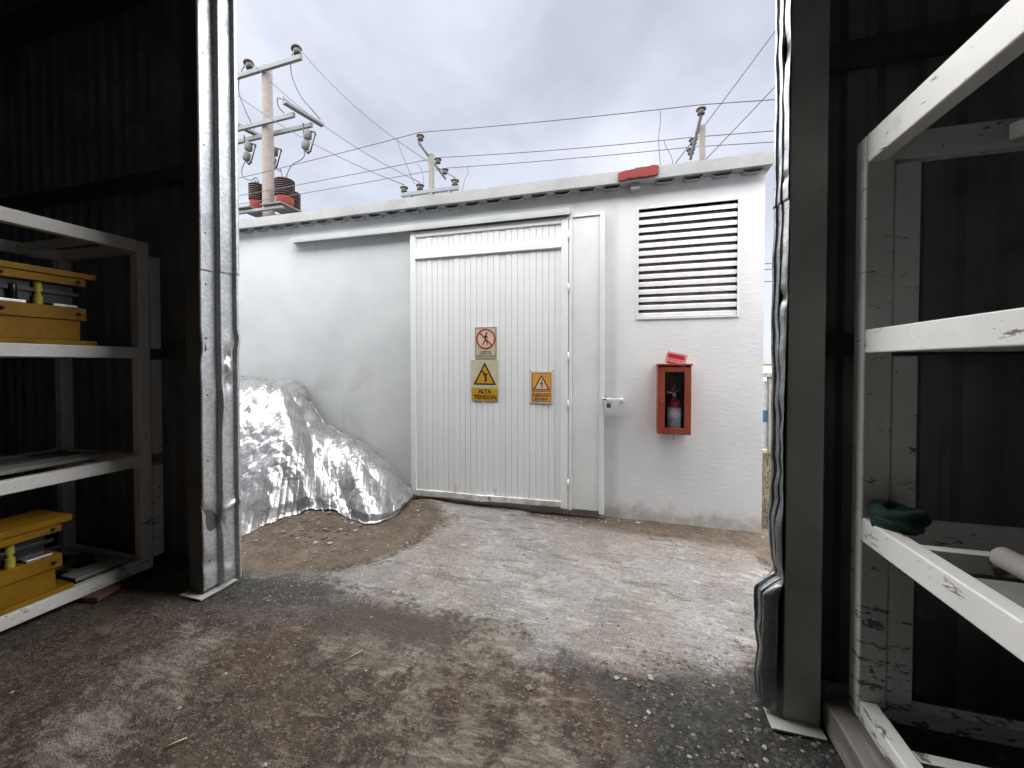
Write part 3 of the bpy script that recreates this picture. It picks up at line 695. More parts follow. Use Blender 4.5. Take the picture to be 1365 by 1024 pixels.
for i in range(2):
    pass
b_ = MB(); b_.box((lx0, YW + 0.125, lz0), (lx1, YW + 0.13, lz1)); b_.build('void_backing', M['dark'], vent)  # solid near-black sheet, coloured as the unlit hollow behind the blades

# ================================================================== signs on the gate
SY = DY + 0.006
def rect(mb, x0, z0, x1, z1, y0, y1, mi=0): mb.box((x0, y0, z0), (x1, y1, z1), mi)
# prohibition sign
S1 = thing('prohibition_sign', 'cream sign with red crossed circle over a walking figure, upper one on the gate', 'sign', (-1.464, SY, 1.775))
p = MB(); rect(p, -1.592, 1.603, -1.340, 1.948, SY, SY + 0.004); p.build('plate', M['cream'], S1)
p = MB()
for (a, b, c, d) in ((-1.582, 1.612, -1.350, 1.616), (-1.582, 1.936, -1.350, 1.940), (-1.582, 1.616, -1.578, 1.936), (-1.354, 1.616, -1.350, 1.936)): rect(p, a, b, c, d, SY - 0.001, SY)
p.build('border_line', M['black'], S1)
cx_, cz_ = -1.466, 1.818
p = MB(); ring = [(cx_ + 0.095 * math.cos(t), cz_ + 0.100 * math.sin(t)) for t in np.linspace(0, 2 * math.pi, 40, endpoint=False)]
p.poly_y(ring, SY - 0.0008, SY); p.build('disc', M['peach'], S1)
wf = MB()                                                          # walking figure
head = [(cx_ + 0.008 + 0.012 * math.cos(t), cz_ + 0.060 + 0.013 * math.sin(t)) for t in np.linspace(0, 2 * math.pi, 14, endpoint=False)]
wf.poly_y(head, SY - 0.0016, SY - 0.0009)
def limb(a, b, wd): 
    a, b = Vector(a), Vector(b); d = (b - a).normalized(); nrm = Vector((-d.y, d.x)) * wd / 2
    wf.poly_y([tuple(a + nrm), tuple(b + nrm * 0.85), tuple(b - nrm * 0.85), tuple(a - nrm)], SY - 0.0016, SY - 0.0009)
limb((cx_, cz_ + 0.042), (cx_ - 0.004, cz_ - 0.012), 0.024); limb((cx_ - 0.006, cz_ - 0.008), (cx_ - 0.022, cz_ - 0.036), 0.013); limb((cx_ - 0.022, cz_ - 0.034), (cx_ - 0.036, cz_ - 0.066), 0.011)
limb((cx_, cz_ - 0.008), (cx_ + 0.014, cz_ - 0.036), 0.013); limb((cx_ + 0.014, cz_ - 0.034), (cx_ + 0.017, cz_ - 0.066), 0.011)
limb((cx_ - 0.006, cz_ + 0.038), (cx_ - 0.030, cz_ + 0.012), 0.009); limb((cx_ + 0.006, cz_ + 0.038), (cx_ + 0.028, cz_ + 0.008), 0.009)
wf.build('walking_figure', M['black'], S1)
p = MB(); p.ring_y((cx_, cz_), 0.094, 0.110, SY - 0.0018, SY, 48)
d45 = 0.098 * math.sqrt(0.5); q = 0.0075 * math.sqrt(0.5)
p.poly_y([(cx_ - d45 - q, cz_ + d45 - q), (cx_ - d45 + q, cz_ + d45 + q), (cx_ + d45 + q, cz_ - d45 + q), (cx_ + d45 - q, cz_ - d45 - q)], SY - 0.0024, SY - 0.0017)
p.build('prohibition_ring', M['signred'], S1)
text_mb('PROHIBIDO EL', -1.466, 1.682, SY - 0.0008, 0.020, S1, M['black'], width=0.115)
text_mb('ACCESO A TODA', -1.466, 1.661, SY - 0.0008, 0.020, S1, M['black'], width=0.135)
text_mb('PERSONA NO AUTORIZADA', -1.466, 1.636, SY - 0.0008, 0.018, S1, M['black'], width=0.20)
# high voltage sign
S2 = thing('high_voltage_sign', 'large cream and amber ALTA TENSION sign, lower one on the gate', 'sign', (-1.478, SY, 1.37))
p = MB(); rect(p, -1.634, 1.145, -1.322, 1.592, SY, SY + 0.004); p.build('plate', M['cream'], S2)
p = MB(); rect(p, -1.627, 1.150, -1.329, 1.286, SY - 0.001, SY); p.build('text_panel', M['amber'], S2)
def tri(mb, cx0, zb, wd, ht, y0, y1): mb.poly_y([(cx0 - wd / 2, zb), (cx0 + wd / 2, zb), (cx0, zb + ht)], y0, y1)
p = MB(); tri(p, -1.478, 1.322, 0.262, 0.245, SY - 0.001, SY); p.build('triangle_border', M['black'], S2)
p = MB(); tri(p, -1.478, 1.337, 0.204, 0.194, SY - 0.002, SY - 0.001); p.build('triangle', M['amber'], S2)
p = MB(); p.poly_y([(-1.512, 1.462), (-1.505, 1.478), (-1.482, 1.462), (-1.488, 1.452), (-1.440, 1.440), (-1.462, 1.415), (-1.452, 1.395), (-1.457, 1.362), (-1.468, 1.352), (-1.483, 1.368), (-1.474, 1.385), (-1.482, 1.425), (-1.500, 1.428), (-1.490, 1.445)], SY - 0.003, SY - 0.002)
p.build('lightning_bolt', M['black'], S2)
text_mb('ALTA', -1.478, 1.246, SY - 0.0014, 0.062, S2, M['black'], width=0.150, bold=0.0018)
text_mb('TENSION', -1.474, 1.186, SY - 0.0014, 0.062, S2, M['black'], width=0.262, bold=0.0018)
# substation sign
S3 = thing('substation_sign', 'smaller orange warning sign with lightning triangle, right half of the gate', 'sign', (-0.850, SY, 1.305))
p = MB(); rect(p, -0.966, 1.140, -0.737, 1.468, SY, SY + 0.003); p.build('plate', M['peach'], S3)
p = MB(); rect(p, -0.952, 1.258, -0.750, 1.452, SY - 0.0008, SY); rect(p, -0.952, 1.156, -0.750, 1.246, SY - 0.0008, SY); p.build('border_line', M['black'], S3)
p = MB(); rect(p, -0.945, 1.264, -0.754, 1.447, SY - 0.0014, SY - 0.0008); rect(p, -0.945, 1.162, -0.754, 1.241, SY - 0.0014, SY - 0.0008); p.build('print_panel', M['orange'], S3)
p = MB(); tri(p, -0.850, 1.277, 0.178, 0.158, SY - 0.002, SY - 0.0014); p.build('triangle_border', M['black'], S3)
p = MB(); tri(p, -0.850, 1.286, 0.140, 0.126, SY - 0.0026, SY - 0.002); p.build('triangle', M['peach'], S3)
p = MB(); p.poly_y([(-0.846, 1.385), (-0.838, 1.388), (-0.850, 1.348), (-0.834, 1.352), (-0.842, 1.312), (-0.836, 1.312), (-0.847, 1.296), (-0.856, 1.314), (-0.849, 1.314), (-0.846, 1.338), (-0.864, 1.334)], SY - 0.0032, SY - 0.0026)
p.build('lightning_bolt', M['black'], S3)
text_mb('SUBESTACION', -0.850, 1.218, SY - 0.0018, 0.030, S3, M['black'], width=0.172, bold=0.0006)
text_mb('ELECTRICA', -0.850, 1.182, SY - 0.0018, 0.030, S3, M['black'], width=0.140, bold=0.0006)
p = MB()
for x, z in ((-0.972, 1.472), (-0.728, 1.474), (-0.968, 1.136), (-0.742, 1.134)): p.lathe((x, SY + 0.004, z), [(0.007, 0), (0.006, 0.004), (0.003, 0.006)], 8, (0, -1, 0))
p.build('screw', M['steel'], S3)

# ================================================================== fire extinguisher cabinet
CX0, CX1, CZ0, CZ1, CYF, CYB = 0.282, 0.572, 0.895, 1.532, 3.935, YW - 0.001
C = thing('extinguisher_cabinet', 'faded red fire extinguisher cabinet with window, hung on the white wall', 'cabinet', (0.427, YW, CZ0))
c = MB(); tk = 0.012
c.box((CX0, CYF + 0.016, CZ0), (CX0 + tk, CYB, CZ1)); c.box((CX1 - tk, CYF + 0.016, CZ0), (CX1, CYB, CZ1)); c.box((CX0 + tk, CYF + 0.016, CZ0), (CX1 - tk, CYB, CZ0 + tk))
c.build('case', M['cab'], C, bevel=0.002)
c = MB(); c.box((CX0 - 0.006, CYF - 0.006, CZ1 + 0.001), (CX1 + 0.008, CYB, CZ1 + 0.018)); c.build('top_cover', M['cab'], C, bevel=0.003)
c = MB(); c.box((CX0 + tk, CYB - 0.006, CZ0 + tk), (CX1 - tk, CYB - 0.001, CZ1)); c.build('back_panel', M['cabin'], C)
dr_ = MB(); ox0, ox1, oz0, oz1 = CX0 + 0.062, CX1 - 0.060, CZ0 + 0.062, CZ1 - 0.058
dr_.box((CX0 + 0.008, CYF, CZ0 + 0.006), (ox0, CYF + 0.014, CZ1 - 0.012)); dr_.box((ox1, CYF, CZ0 + 0.006), (CX1 - 0.008, CYF + 0.014, CZ1 - 0.012))
dr_.box((ox0, CYF + 0.0005, CZ0 + 0.006), (ox1, CYF + 0.014, oz0)); dr_.box((ox0, CYF + 0.0005, oz1), (ox1, CYF + 0.014, CZ1 - 0.012))
cd = dr_.build('cabinet_door', M['cab'], C, bevel=0.003)
p = MB(); p.box((ox0 - 0.004, CYF + 0.0075, oz0 - 0.004), (ox1 + 0.004, CYF + 0.0105, oz1 + 0.004)); p.build('glass_pane', M['glass'], cd)
p = MB(); p.lathe((CX0 + 0.034, CYF, 1.20), [(0.009, 0), (0.009, 0.006), (0.006, 0.010)], 10, (0, -1, 0)); p.build('lock_knob', M['brass'], cd)
p = MB(); p.tube([(0.43, CYF + 0.06, CZ0), (0.428, CYF + 0.062, 0.86), (0.424, CYF + 0.06, 0.835), (0.418, CYF + 0.06, 0.832)], 0.0028, 6); p.build('seal_wire', M['steel'], C)
E_ = thing('fire_extinguisher', 'small red and white fire extinguisher standing inside the wall cabinet', 'extinguisher', (0.44, 4.035, CZ0 + tk))
ex, ey, ez = 0.432, 4.012, CZ0 + tk + 0.001
p = MB(); p.lathe((ex, ey, ez), [(0.055, 0), (0.060, 0.008), (0.061, 0.25), (0.058, 0.275), (0.045, 0.30), (0.024, 0.318), (0.018, 0.33)], 24); p.build('cylinder', M['extred'], E_)
p = MB(); p.lathe((ex, ey, ez + 0.03), [(0.0622, 0), (0.0622, 0.205)], 24); p.build('label_band', M['extlabel'], E_)
p = MB(); p.lathe((ex, ey, ez + 0.33), [(0.015, 0), (0.015, 0.03), (0.011, 0.034)], 12); p.bar((ex + 0.004, ey, ez + 0.362), (ex - 0.06, ey - 0.01, ez + 0.378), 0.016, 0.006); p.bar((ex, ey, ez + 0.37), (ex + 0.05, ey - 0.01, ez + 0.40), 0.016, 0.006); p.build('valve', M['bsteel'], E_)
p = MB(); p.tube([(ex - 0.014, ey, ez + 0.35), (ex - 0.05, ey - 0.02, ez + 0.36), (ex - 0.075, ey - 0.02, ez + 0.32), (ex - 0.08, ey - 0.02, ez + 0.2), (ex - 0.078, ey - 0.02, ez + 0.12)], 0.007, 8); p.build('hose', M['black'], E_)
# loose striped card propped on top
tilt = math.radians(-13)
L = thing('warning_label_card', 'tilted red EXTINTOR card with striped border, propped on top of the red cabinet', 'sign', (0.44, 3.99, CZ1 + 0.018))
def rcard(x0, z0, x1, z1):
    out = []
    for (x, z) in ((x0, z0), (x1, z0), (x1, z1), (x0, z1)):
        out.append((0.443 + x * math.cos(tilt) - z * math.sin(tilt), CZ1 + 0.064 + x * math.sin(tilt) + z * math.cos(tilt)))
    return out
yb = 3.992
p = MB(); p.poly_y(rcard(-0.092, -0.058, 0.092, 0.055), yb, yb + 0.002); p.build('card', M['white'], L)
p = MB()
p.poly_y(rcard(-0.074, -0.055, 0.074, 0.040), yb - 0.0008, yb)
p.build('red_field', M['red'], L)
p = MB()
for i in range(9):
    x = -0.084 + i * 0.0205; p.poly_y([rcard(x, 0.042, x + 0.001, 0.055)[0], rcard(x + 0.010, 0.042, x + 0.011, 0.055)[0], rcard(x + 0.017, 0.042, x + 0.018, 0.055)[2], rcard(x + 0.007, 0.042, x + 0.008, 0.055)[2]], yb - 0.0008, yb)
for i in range(5):
    z = -0.050 + i * 0.018
    for xa, xb in ((-0.091, -0.076), (0.076, 0.091)): p.poly_y([rcard(xa, z, xa, z)[0], rcard(xb, z + 0.007, xb, z)[0], rcard(xb, z + 0.016, xb, z)[0], rcard(xa, z + 0.009, xa, z)[0]], yb - 0.0008, yb)
p.build('stripe', M['red'], L)
p = MB(); p.poly_y(rcard(-0.072, -0.036, 0.070, -0.004), yb - 0.0016, yb - 0.0008); p.build('text_band', M['pink'], L)
zt_ = -0.020; text_mb('EXTINTOR', 0.443 + -0.001 * math.cos(tilt) - zt_ * math.sin(tilt), CZ1 + 0.064 + zt_ * math.cos(tilt), yb - 0.0022, 0.030, L, M['red'], width=0.128, rot=tilt, bold=0.0008)

# ================================================================== silver foil tarp against the wall
HEM = np.array([(-6.4, 2.35), (-5.0, 2.40), (-4.1, 2.46), (-3.6, 2.55), (-3.30, 2.66), (-3.21, 2.86), (-3.13, 3.06), (-3.02, 3.22), (-2.86, 3.27), (-2.68, 3.25), (-2.54, 3.23), (-2.38, 3.20), (-2.28, 3.30), (-2.245, 3.50), (-2.27, 3.72), (-2.34, 3.90)])
BCK = np.array([(-6.4, 1.37), (-5.6, 1.37), (-5.0, 1.37), (-4.6, 1.36), (-4.30, 1.345), (-4.05, 1.335), (-3.88, 1.25), (-3.72, 1.06), (-3.56, 0.84), (-3.38, 0.74), (-3.15, 0.66), (-2.95, 0.56), (-2.78, 0.42), (-2.64, 0.27), (-2.52, 0.14), (-2.42, 0.06)])
NU, NV = 420, 230
us = np.concatenate([np.linspace(0, 3.6, 130, endpoint=False), np.linspace(3.6, 15, NU - 130)])
kk = np.arange(16)
def interp(a, u): return np.stack([np.interp(u, kk, a[:, 0]), np.interp(u, kk, a[:, 1])], -1)
def smooth_curve(a, u):
    acc = 0
    for d in (-0.35, -0.17, 0, 0.17, 0.35): acc = acc + interp(a, np.clip(u + d, 0, 15))
    return acc / 5
hem = smooth_curve(HEM, us); bck = smooth_curve(BCK, us)
hemz = gheight(hem[:, 0], hem[:, 1]) + 0.006
hemz = hemz + 0.014 * np.exp(-((us - 8.3) / 1.2) ** 2)
V = np.linspace(0, 1, NV)[None, :]; U = us[:, None]
vp = V ** 0.92
X = hem[:, 0:1] * (1 - vp) + bck[:, 0:1] * vp
Yb_ = 4.085
Yv = hem[:, 1:2] * (1 - vp) + Yb_ * vp
rise = 1 - (1 - V) ** 1.75
lump = 0.10 * np.exp(-((U - 11.0) / 1.7) ** 2) * np.sin(np.pi * np.clip(V * 1.15, 0, 1))
Z = hemz[:, None] + (bck[:, 1:2] - hemz[:, None]) * rise + lump
# normals by finite differences
P = np.stack([X, Yv, Z], -1)
du = np.gradient(P, axis=0); dv = np.gradient(P, axis=1); N = np.cross(du, dv); N /= np.linalg.norm(N, axis=-1, keepdims=True) + 1e-9
# sheet coordinates in metres
su = np.cumsum(np.concatenate([[0], np.linalg.norm(np.diff(P[:, NV // 2], axis=0), axis=-1)]))[:, None] + 0 * V
sv = np.cumsum(np.concatenate([np.zeros((NU, 1)), np.linalg.norm(np.diff(P, axis=1), axis=-1)], 1), 1)
def tri_w(t): return np.abs(t - np.floor(t) - 0.5) * 2
def facets(a, b, f, seed, n):
    r = np.random.default_rng(seed); d = 0
    for i in range(n):
        th = r.uniform(0, math.pi); ff = f * r.uniform(0.6, 1.6)
        wx = 1.1 * (fbm(a * f * 0.5 + 9 * i, b * f * 0.5 + 3 * i + seed, 2) - 0.5)
        amp = np.clip((fbm(a * f * 0.6 + 31 * i, b * f * 0.6 + 11 * i + seed, 2) - 0.36) * 4, 0, 1)
        d = d + amp * (tri_w((a * math.cos(th) + b * math.sin(th)) * ff + wx + r.uniform(0, 1)) - 0.5) / (ff / f)
    return d
def ridged(a, b, f, s_): return 1 - np.abs(2 * fbm(a * f + s_, b * f + s_ * 1.7, 2) - 1) * 2
def tri_facets(x, y, f, th, seed, warp=0.5):
    """piecewise-flat noise: random heights on a skewed lattice joined by triangles, so the sheet gets flat facets and sharp creases"""
    x, y = x + warp / f * (fbm(x * f * 0.45 + seed, y * f * 0.45, 2) - 0.5) * 2, y + warp / f * (fbm(x * f * 0.45 + 40, y * f * 0.45 + seed, 2) - 0.5) * 2
    a_ = (x * math.cos(th) - y * math.sin(th)) * f + seed; b_ = (x * math.sin(th) + y * math.cos(th)) * f + 2.7 * seed
    i_ = np.floor(a_).astype(int); j_ = np.floor(b_).astype(int); fx = a_ - i_; fy = b_ - j_; g = lambda p, q: _perm[p % 256, q % 256]
    v00, v10, v01, v11 = g(i_, j_), g(i_ + 1, j_), g(i_, j_ + 1), g(i_ + 1, j_ + 1)
    return np.where(fx + fy < 1, v00 + (v10 - v00) * fx + (v01 - v00) * fy, v11 + (v01 - v11) * (1 - fx) + (v10 - v11) * (1 - fy)) - 0.5
mask_f = np.clip((fbm(su * 1.8 + 5, sv * 1.8, 3) - 0.44) * 6, 0.10, 1)                 # crinkled areas against flat drawn ones
fa = P[..., 0] + 0.25 * P[..., 1]; fb = 0.66 * P[..., 1] + 0.75 * P[..., 2]; lg = (fb + 0.25 * fa) * 0.6
disp = 0.190 * tri_facets(fa + 0.35 * fb, lg, 2.2, 0.4, 3.3) + 0.078 * tri_facets(fa + 0.5 * fb, lg, 5.2, 1.0, 8.1) \
     + 0.025 * tri_facets(fa, fb, 10.5, 0.2, 12.4) * (0.35 + 0.65 * mask_f) + 0.0095 * tri_facets(fa, fb, 20.0, 0.8, 21.9) * mask_f + 0.0036 * tri_facets(fa, fb, 36.0, 1.3, 5.5) * mask_f
fade = np.clip(V / 0.05, 0.25, 1) * np.clip((1 - V) / 0.04, 0.65, 1)
P = P + N * np.where(N[..., 2:3] < 0, -1, 1) * (disp * fade + 0.03 * np.sin(np.pi * V))[..., None]
P[..., 2] += 0.05 * tri_facets(fa * 1.0, fb, 6.5, 0.6, 17.3) * np.clip((V - 0.6) / 0.3, 0, 1) * (0.5 + mask_f)
P[..., 2] = np.maximum(P[..., 2], gheight(P[..., 0], P[..., 1]) + 0.004)
P[..., 1] = np.minimum(P[..., 1], YW - 0.006)
fm = MB(); fm.grid(P, smooth=False)
tarp = fm.build('foil_tarp', M['foil'], None, loc=(-3.4, 3.5, 0.0))
md = tarp.modifiers.new('solid', 'SOLIDIFY'); md.thickness = 0.002
tag(tarp, 'crumpled silver foil sheet draped over a pile against the white wall', 'tarp')
# the covered pile itself, under the sheet
pile = thing('covered_pile', 'stacked timber boards hidden under the silver foil sheet', 'pile', (-4.8, 3.4, 0))
bpy.data.objects.remove(pile)

# ================================================================== warehouse shell round the camera
W = thing('warehouse', 'dark corrugated steel warehouse with tall open doorway framing the yard', 'warehouse', (-1.0, 2.3, 0))
WY = 2.30; WX0, WX1, WYB, WZ = -11.0, 4.6, -11.0, 4.60
OX0, OX1, OZ = -2.842, 0.735, 4.55                                   # door opening
def corr(x0, x1, z0, z1, y, pitch=0.152, d=0.03, t=0.0015):
    pts = []; x = x0
    seq = [(0, 0), (0.045, 0), (0.065, d), (0.105, d), (0.125, 0)]
    while x < x1 - 1e-6:
        for dx, dy in seq:
            if x + dx <= x1 + 1e-6: pts.append((x + dx, y + dy))
        x += pitch
    pts.append((x1, y))
    n = len(pts); vs = []
    for z in (z0, z1):
        vs += [(a, b, z) for a, b in pts]; 
    for z in (z0, z1):
        vs += [(a, b + t + 0.004, z) for a, b in pts]
    fs = []
    for i in range(n - 1):
        fs.append((i, i + 1, n + i + 1, n + i)); fs.append((2 * n + i + 1, 2 * n + i, 3 * n + i, 3 * n + i + 1))
        fs.append((n + i, n + i + 1, 3 * n + i + 1, 3 * n + i)); fs.append((i + 1, i, 2 * n + i, 2 * n + i + 1))
    fs += [(0, n, 3 * n, 2 * n), (n - 1, 3 * n - 1, 4 * n - 1, 2 * n - 1)]
    return vs, fs
def sheets(x0, x1, z0, z1):
    x = x0; i = 0
    while x < x1 - 0.02:
        xe = min(x + 0.912, x1); mb = MB(); v, f = corr(x, min(xe + 0.028, x1), z0, z1, WY + 0.007 * (i % 2)); mb.add(v, f)
        mb.build('wall_sheet', M['sheet'], W); x = xe; i += 1
sheets(WX0, OX0, -0.02, WZ); sheets(OX1, WX1, -0.02, WZ); sheets(OX0, OX1, OZ, WZ)
# girts and header on the inside face
for z, h in ((1.64, 0.10), (3.00, 0.11)):
    for a, b in ((WX0, -2.85), (0.815, WX1)):
        g = MB(); g.box((a, WY - 0.062, z - h / 2), (b, WY - 0.002, z + h / 2)); g.build('girt', M['steel'], W, bevel=0.004)
g = MB(); g.box((WX0, WY - 0.12, 4.42), (WX1, WY - 0.003, 4.60)); g.build('header_beam', M['steel'], W, bevel=0.005)
# columns
c = MB(); c.box((-2.84, 1.966, 0.006), (-2.712, 2.155, 4.42)); c.box((-2.84, 2.1555, 0.006), (-2.80, 2.298, 4.42)); c.build('column', M['steel'], W, bevel=0.006)
cr = MB(); xs_, zs_ = 8, 90
zz = np.linspace(0.006, 4.42, zs_)
def colring(z):
    dent = 0.010 * math.exp(-((z - 0.62) / 0.05) ** 2)
    return [(0.664, 1.966 + dent, z), (0.802, 1.966 + dent * 0.6, z), (0.802, 2.13, z), (0.664, 2.13, z)]
vs = []; fs = []
for i, z in enumerate(zz): vs += colring(z)
for i in range(zs_ - 1):
    for k in range(4): fs.append((i * 4 + k, i * 4 + (k + 1) % 4, (i + 1) * 4 + (k + 1) % 4, (i + 1) * 4 + k))
fs += [(3, 2, 1, 0), tuple((zs_ - 1) * 4 + k for k in range(4))]
cr.add(vs, fs); cr.build('column', M['column'], W, bevel=0.005)
p = MB(); p.poly_y([(0, 0)] * 0 or [(0.60, 0.0), (0.80, 0.0), (0.80, 0.008), (0.60, 0.008)], 1.90, 2.06); p.build('base_plate', M['column'], W)
p = MB(); p.poly_y([(-2.86, 0.0), (-2.665, 0.0), (-2.665, 0.008), (-2.86, 0.008)], 1.915, 2.17); p.build('base_plate', M['column'], W)
# left jamb lining: two galvanised sheets lapped, stepped ribs, dents low down
def jamb(z0, z1, off, lip):
    prof = [(-2.7095, 1.962), (-2.702, 1.962), (-2.6995, 1.985), (-2.6995, 2.060), (-2.660, 2.063), (-2.657, 2.068), (-2.655, 2.150), (-2.628, 2.1535), (-2.6255, 2.157), (-2.6255, lip), (-2.640, lip + 0.004)]
    # finer across
    fine = []
    for i in range(len(prof) - 1):
        n_ = max(1, int(math.hypot(prof[i + 1][0] - prof[i][0], prof[i + 1][1] - prof[i][1]) / 0.008))
        for k in range(n_): fine.append(tuple(np.array(prof[i]) + (np.array(prof[i + 1]) - np.array(prof[i])) * k / n_))
    fine.append(prof[-1]); fine = np.array(fine); zs = np.linspace(z0, z1, max(4, int((z1 - z0) / 0.012)))
    PX = np.repeat(fine[None, :, 0], len(zs), 0) + off; PY = np.repeat(fine[None, :, 1], len(zs), 0); PZ = np.repeat(zs[:, None], len(fine), 1)
    def g_(yc, zc, sy, sz): return np.exp(-((PY - yc) / sy) ** 2 - ((PZ - zc) / sz) ** 2)
    def crease(yc, zc, sl, w): return np.exp(-np.abs(PZ - zc - sl * (PY - yc)) / w)
    dx = 0.022 * g_(2.11, 1.52, 0.022, 0.16) * np.sin(PZ * 30) + 0.016 * g_(2.07, 1.28, 0.02, 0.10)
    dx += -0.020 * g_(2.02, 0.47, 0.05, 0.10) + 0.024 * crease(2.11, 0.56, 0.5, 0.016) * np.exp(-((PY - 2.13) / 0.06) ** 2) - 0.014 * crease(2.02, 0.52, -1.2, 0.03) * (PY < 2.08)
    dx += -0.012 * g_(2.0, 0.2, 0.05, 0.05) + 0.012 * g_(2.10, 0.12, 0.04, 0.04) + 0.006 * (fbm(PY * 9, PZ * 2.2, 3) - 0.5) * np.clip(2.3 - PZ, 0.15, 1)
    dy = 0.014 * g_(2.155, 1.72, 0.03, 0.05) - 0.012 * np.exp(-((PZ - 1.62) / 0.12) ** 2) * (PY < 1.99) * np.sin(PZ * 14)
    P = np.stack([PX + dx, PY + dy, PZ], -1); mb = MB(); mb.grid(P.transpose(1, 0, 2), True); return mb
o = jamb(0.035, 2.21, 0.0, 2.170).build('jamb_lining', M['galv'], W, solid=0.0012)
o2 = jamb(2.17, 4.42, 0.003, 2.178).build('jamb_lining', M['galv'], W, solid=0.0012)
p = MB()
for z in (0.22, 0.9, 1.34, 1.72, 2.08, 2.42, 3.0, 3.6):
    p.lathe((-2.699, 1.998, z), [(0.006, 0), (0.006, 0.004), (0.003, 0.006)], 8, (1, 0, 0))
p.build('rivet', M['steel'], W)
# right jamb flashing: torn and crumpled edge sheet
def flash(z0, z1, off):
    prof = np.array([(0.735, 2.285), (0.712, 2.23), (0.690, 2.18), (0.662, 2.115), (0.645, 2.082), (0.638, 2.066), (0.642, 2.054), (0.661, 2.050), (0.661, 2.040), (0.646, 2.032), (0.650, 2.012), (0.661, 2.006), (0.661, 1.998), (0.652, 1.990), (0.659, 1.972), (0.6625, 1.963)])
    fine = []
    for i in range(len(prof) - 1):
        for k in range(4): fine.append(prof[i] + (prof[i + 1] - prof[i]) * k / 4)
    fine.append(prof[-1]); fine = np.array(fine); zs = np.linspace(z0, z1, int((z1 - z0) / 0.009))
    A = np.linspace(0, 1, len(fine))[None, :]; PZ = np.repeat(zs[:, None], len(fine), 1)
    PX = np.repeat(fine[None, :, 0], len(zs), 0) + off; PY = np.repeat(fine[None, :, 1], len(zs), 0)
    edge = np.clip((A - 0.15) / 0.25, 0, 1) * np.clip((1.04 - A) / 0.16, 0.25, 1)
    wob = 0.0035 * (fbm(PZ * 3 + 3, A * 3, 4) - 0.5) + 0.004 * np.abs(fbm(PZ * 12, A * 7 + 5, 2) - 0.5)
    bul = -0.066 * np.clip((0.60 - PZ) / 0.07, 0, 1) - 0.010 * np.exp(-((PZ - 1.75) / 0.35) ** 2)
    bul = bul - 0.016 * np.exp(-((PZ - 0.80) / 0.10) ** 2) + 0.014 * np.exp(-((PZ - 0.62) / 0.03) ** 2)
    tear = 0.022 * np.exp(-((PZ - 1.84) / 0.03) ** 2) + 0.020 * np.exp(-((PZ - 2.9) / 0.06) ** 2) + 0.012 * np.exp(-((PZ - 2.35) / 0.02) ** 2)
    crump = 0.007 * facets(PZ * 1.0, A * 0.16, 6.0, 21, 4)
    low = np.clip((2.0 - PZ) / 1.0, 0.45, 1)
    PX = PX + edge * (bul + wob * low + crump * low + tear * (A > 0.75) * 0.7)
    PY = PY + edge * (0.010 * (fbm(PZ * 7, A * 4 + 9, 3) - 0.5) + tear * (A > 0.7))
    # the sheet lifts away from the column low down
    lift = np.clip((A - 0.8) / 0.2, 0, 1) * (0.010 * np.clip((1.1 - PZ) / 0.7, 0, 1) + 0.014 * np.exp(-((PZ - 1.2) / 0.35) ** 2))
    PX = PX - lift
    return MB().grid(np.stack([PX, PY, PZ], -1).transpose(1, 0, 2), True)
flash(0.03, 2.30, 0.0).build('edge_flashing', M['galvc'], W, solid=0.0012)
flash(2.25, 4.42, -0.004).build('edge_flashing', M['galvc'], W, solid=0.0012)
# rest of the shell
def shell(a, b, nm): MB().box(a, b).build(nm, M['sheet'], W)
shell((WX0 - 0.1, WYB, -0.02), (WX0, WY, WZ), 'side_wall'); shell((WX1, WYB, -0.02), (WX1 + 0.1, WY, WZ), 'side_wall')
shell((WX0 - 0.1, WYB - 0.1, -0.02), (WX1 + 0.1, WYB, WZ), 'back_wall')
shell((WX0 - 0.12, WYB - 0.12, WZ), (WX1 + 0.12, WY + 0.06, WZ + 0.08), 'roof')

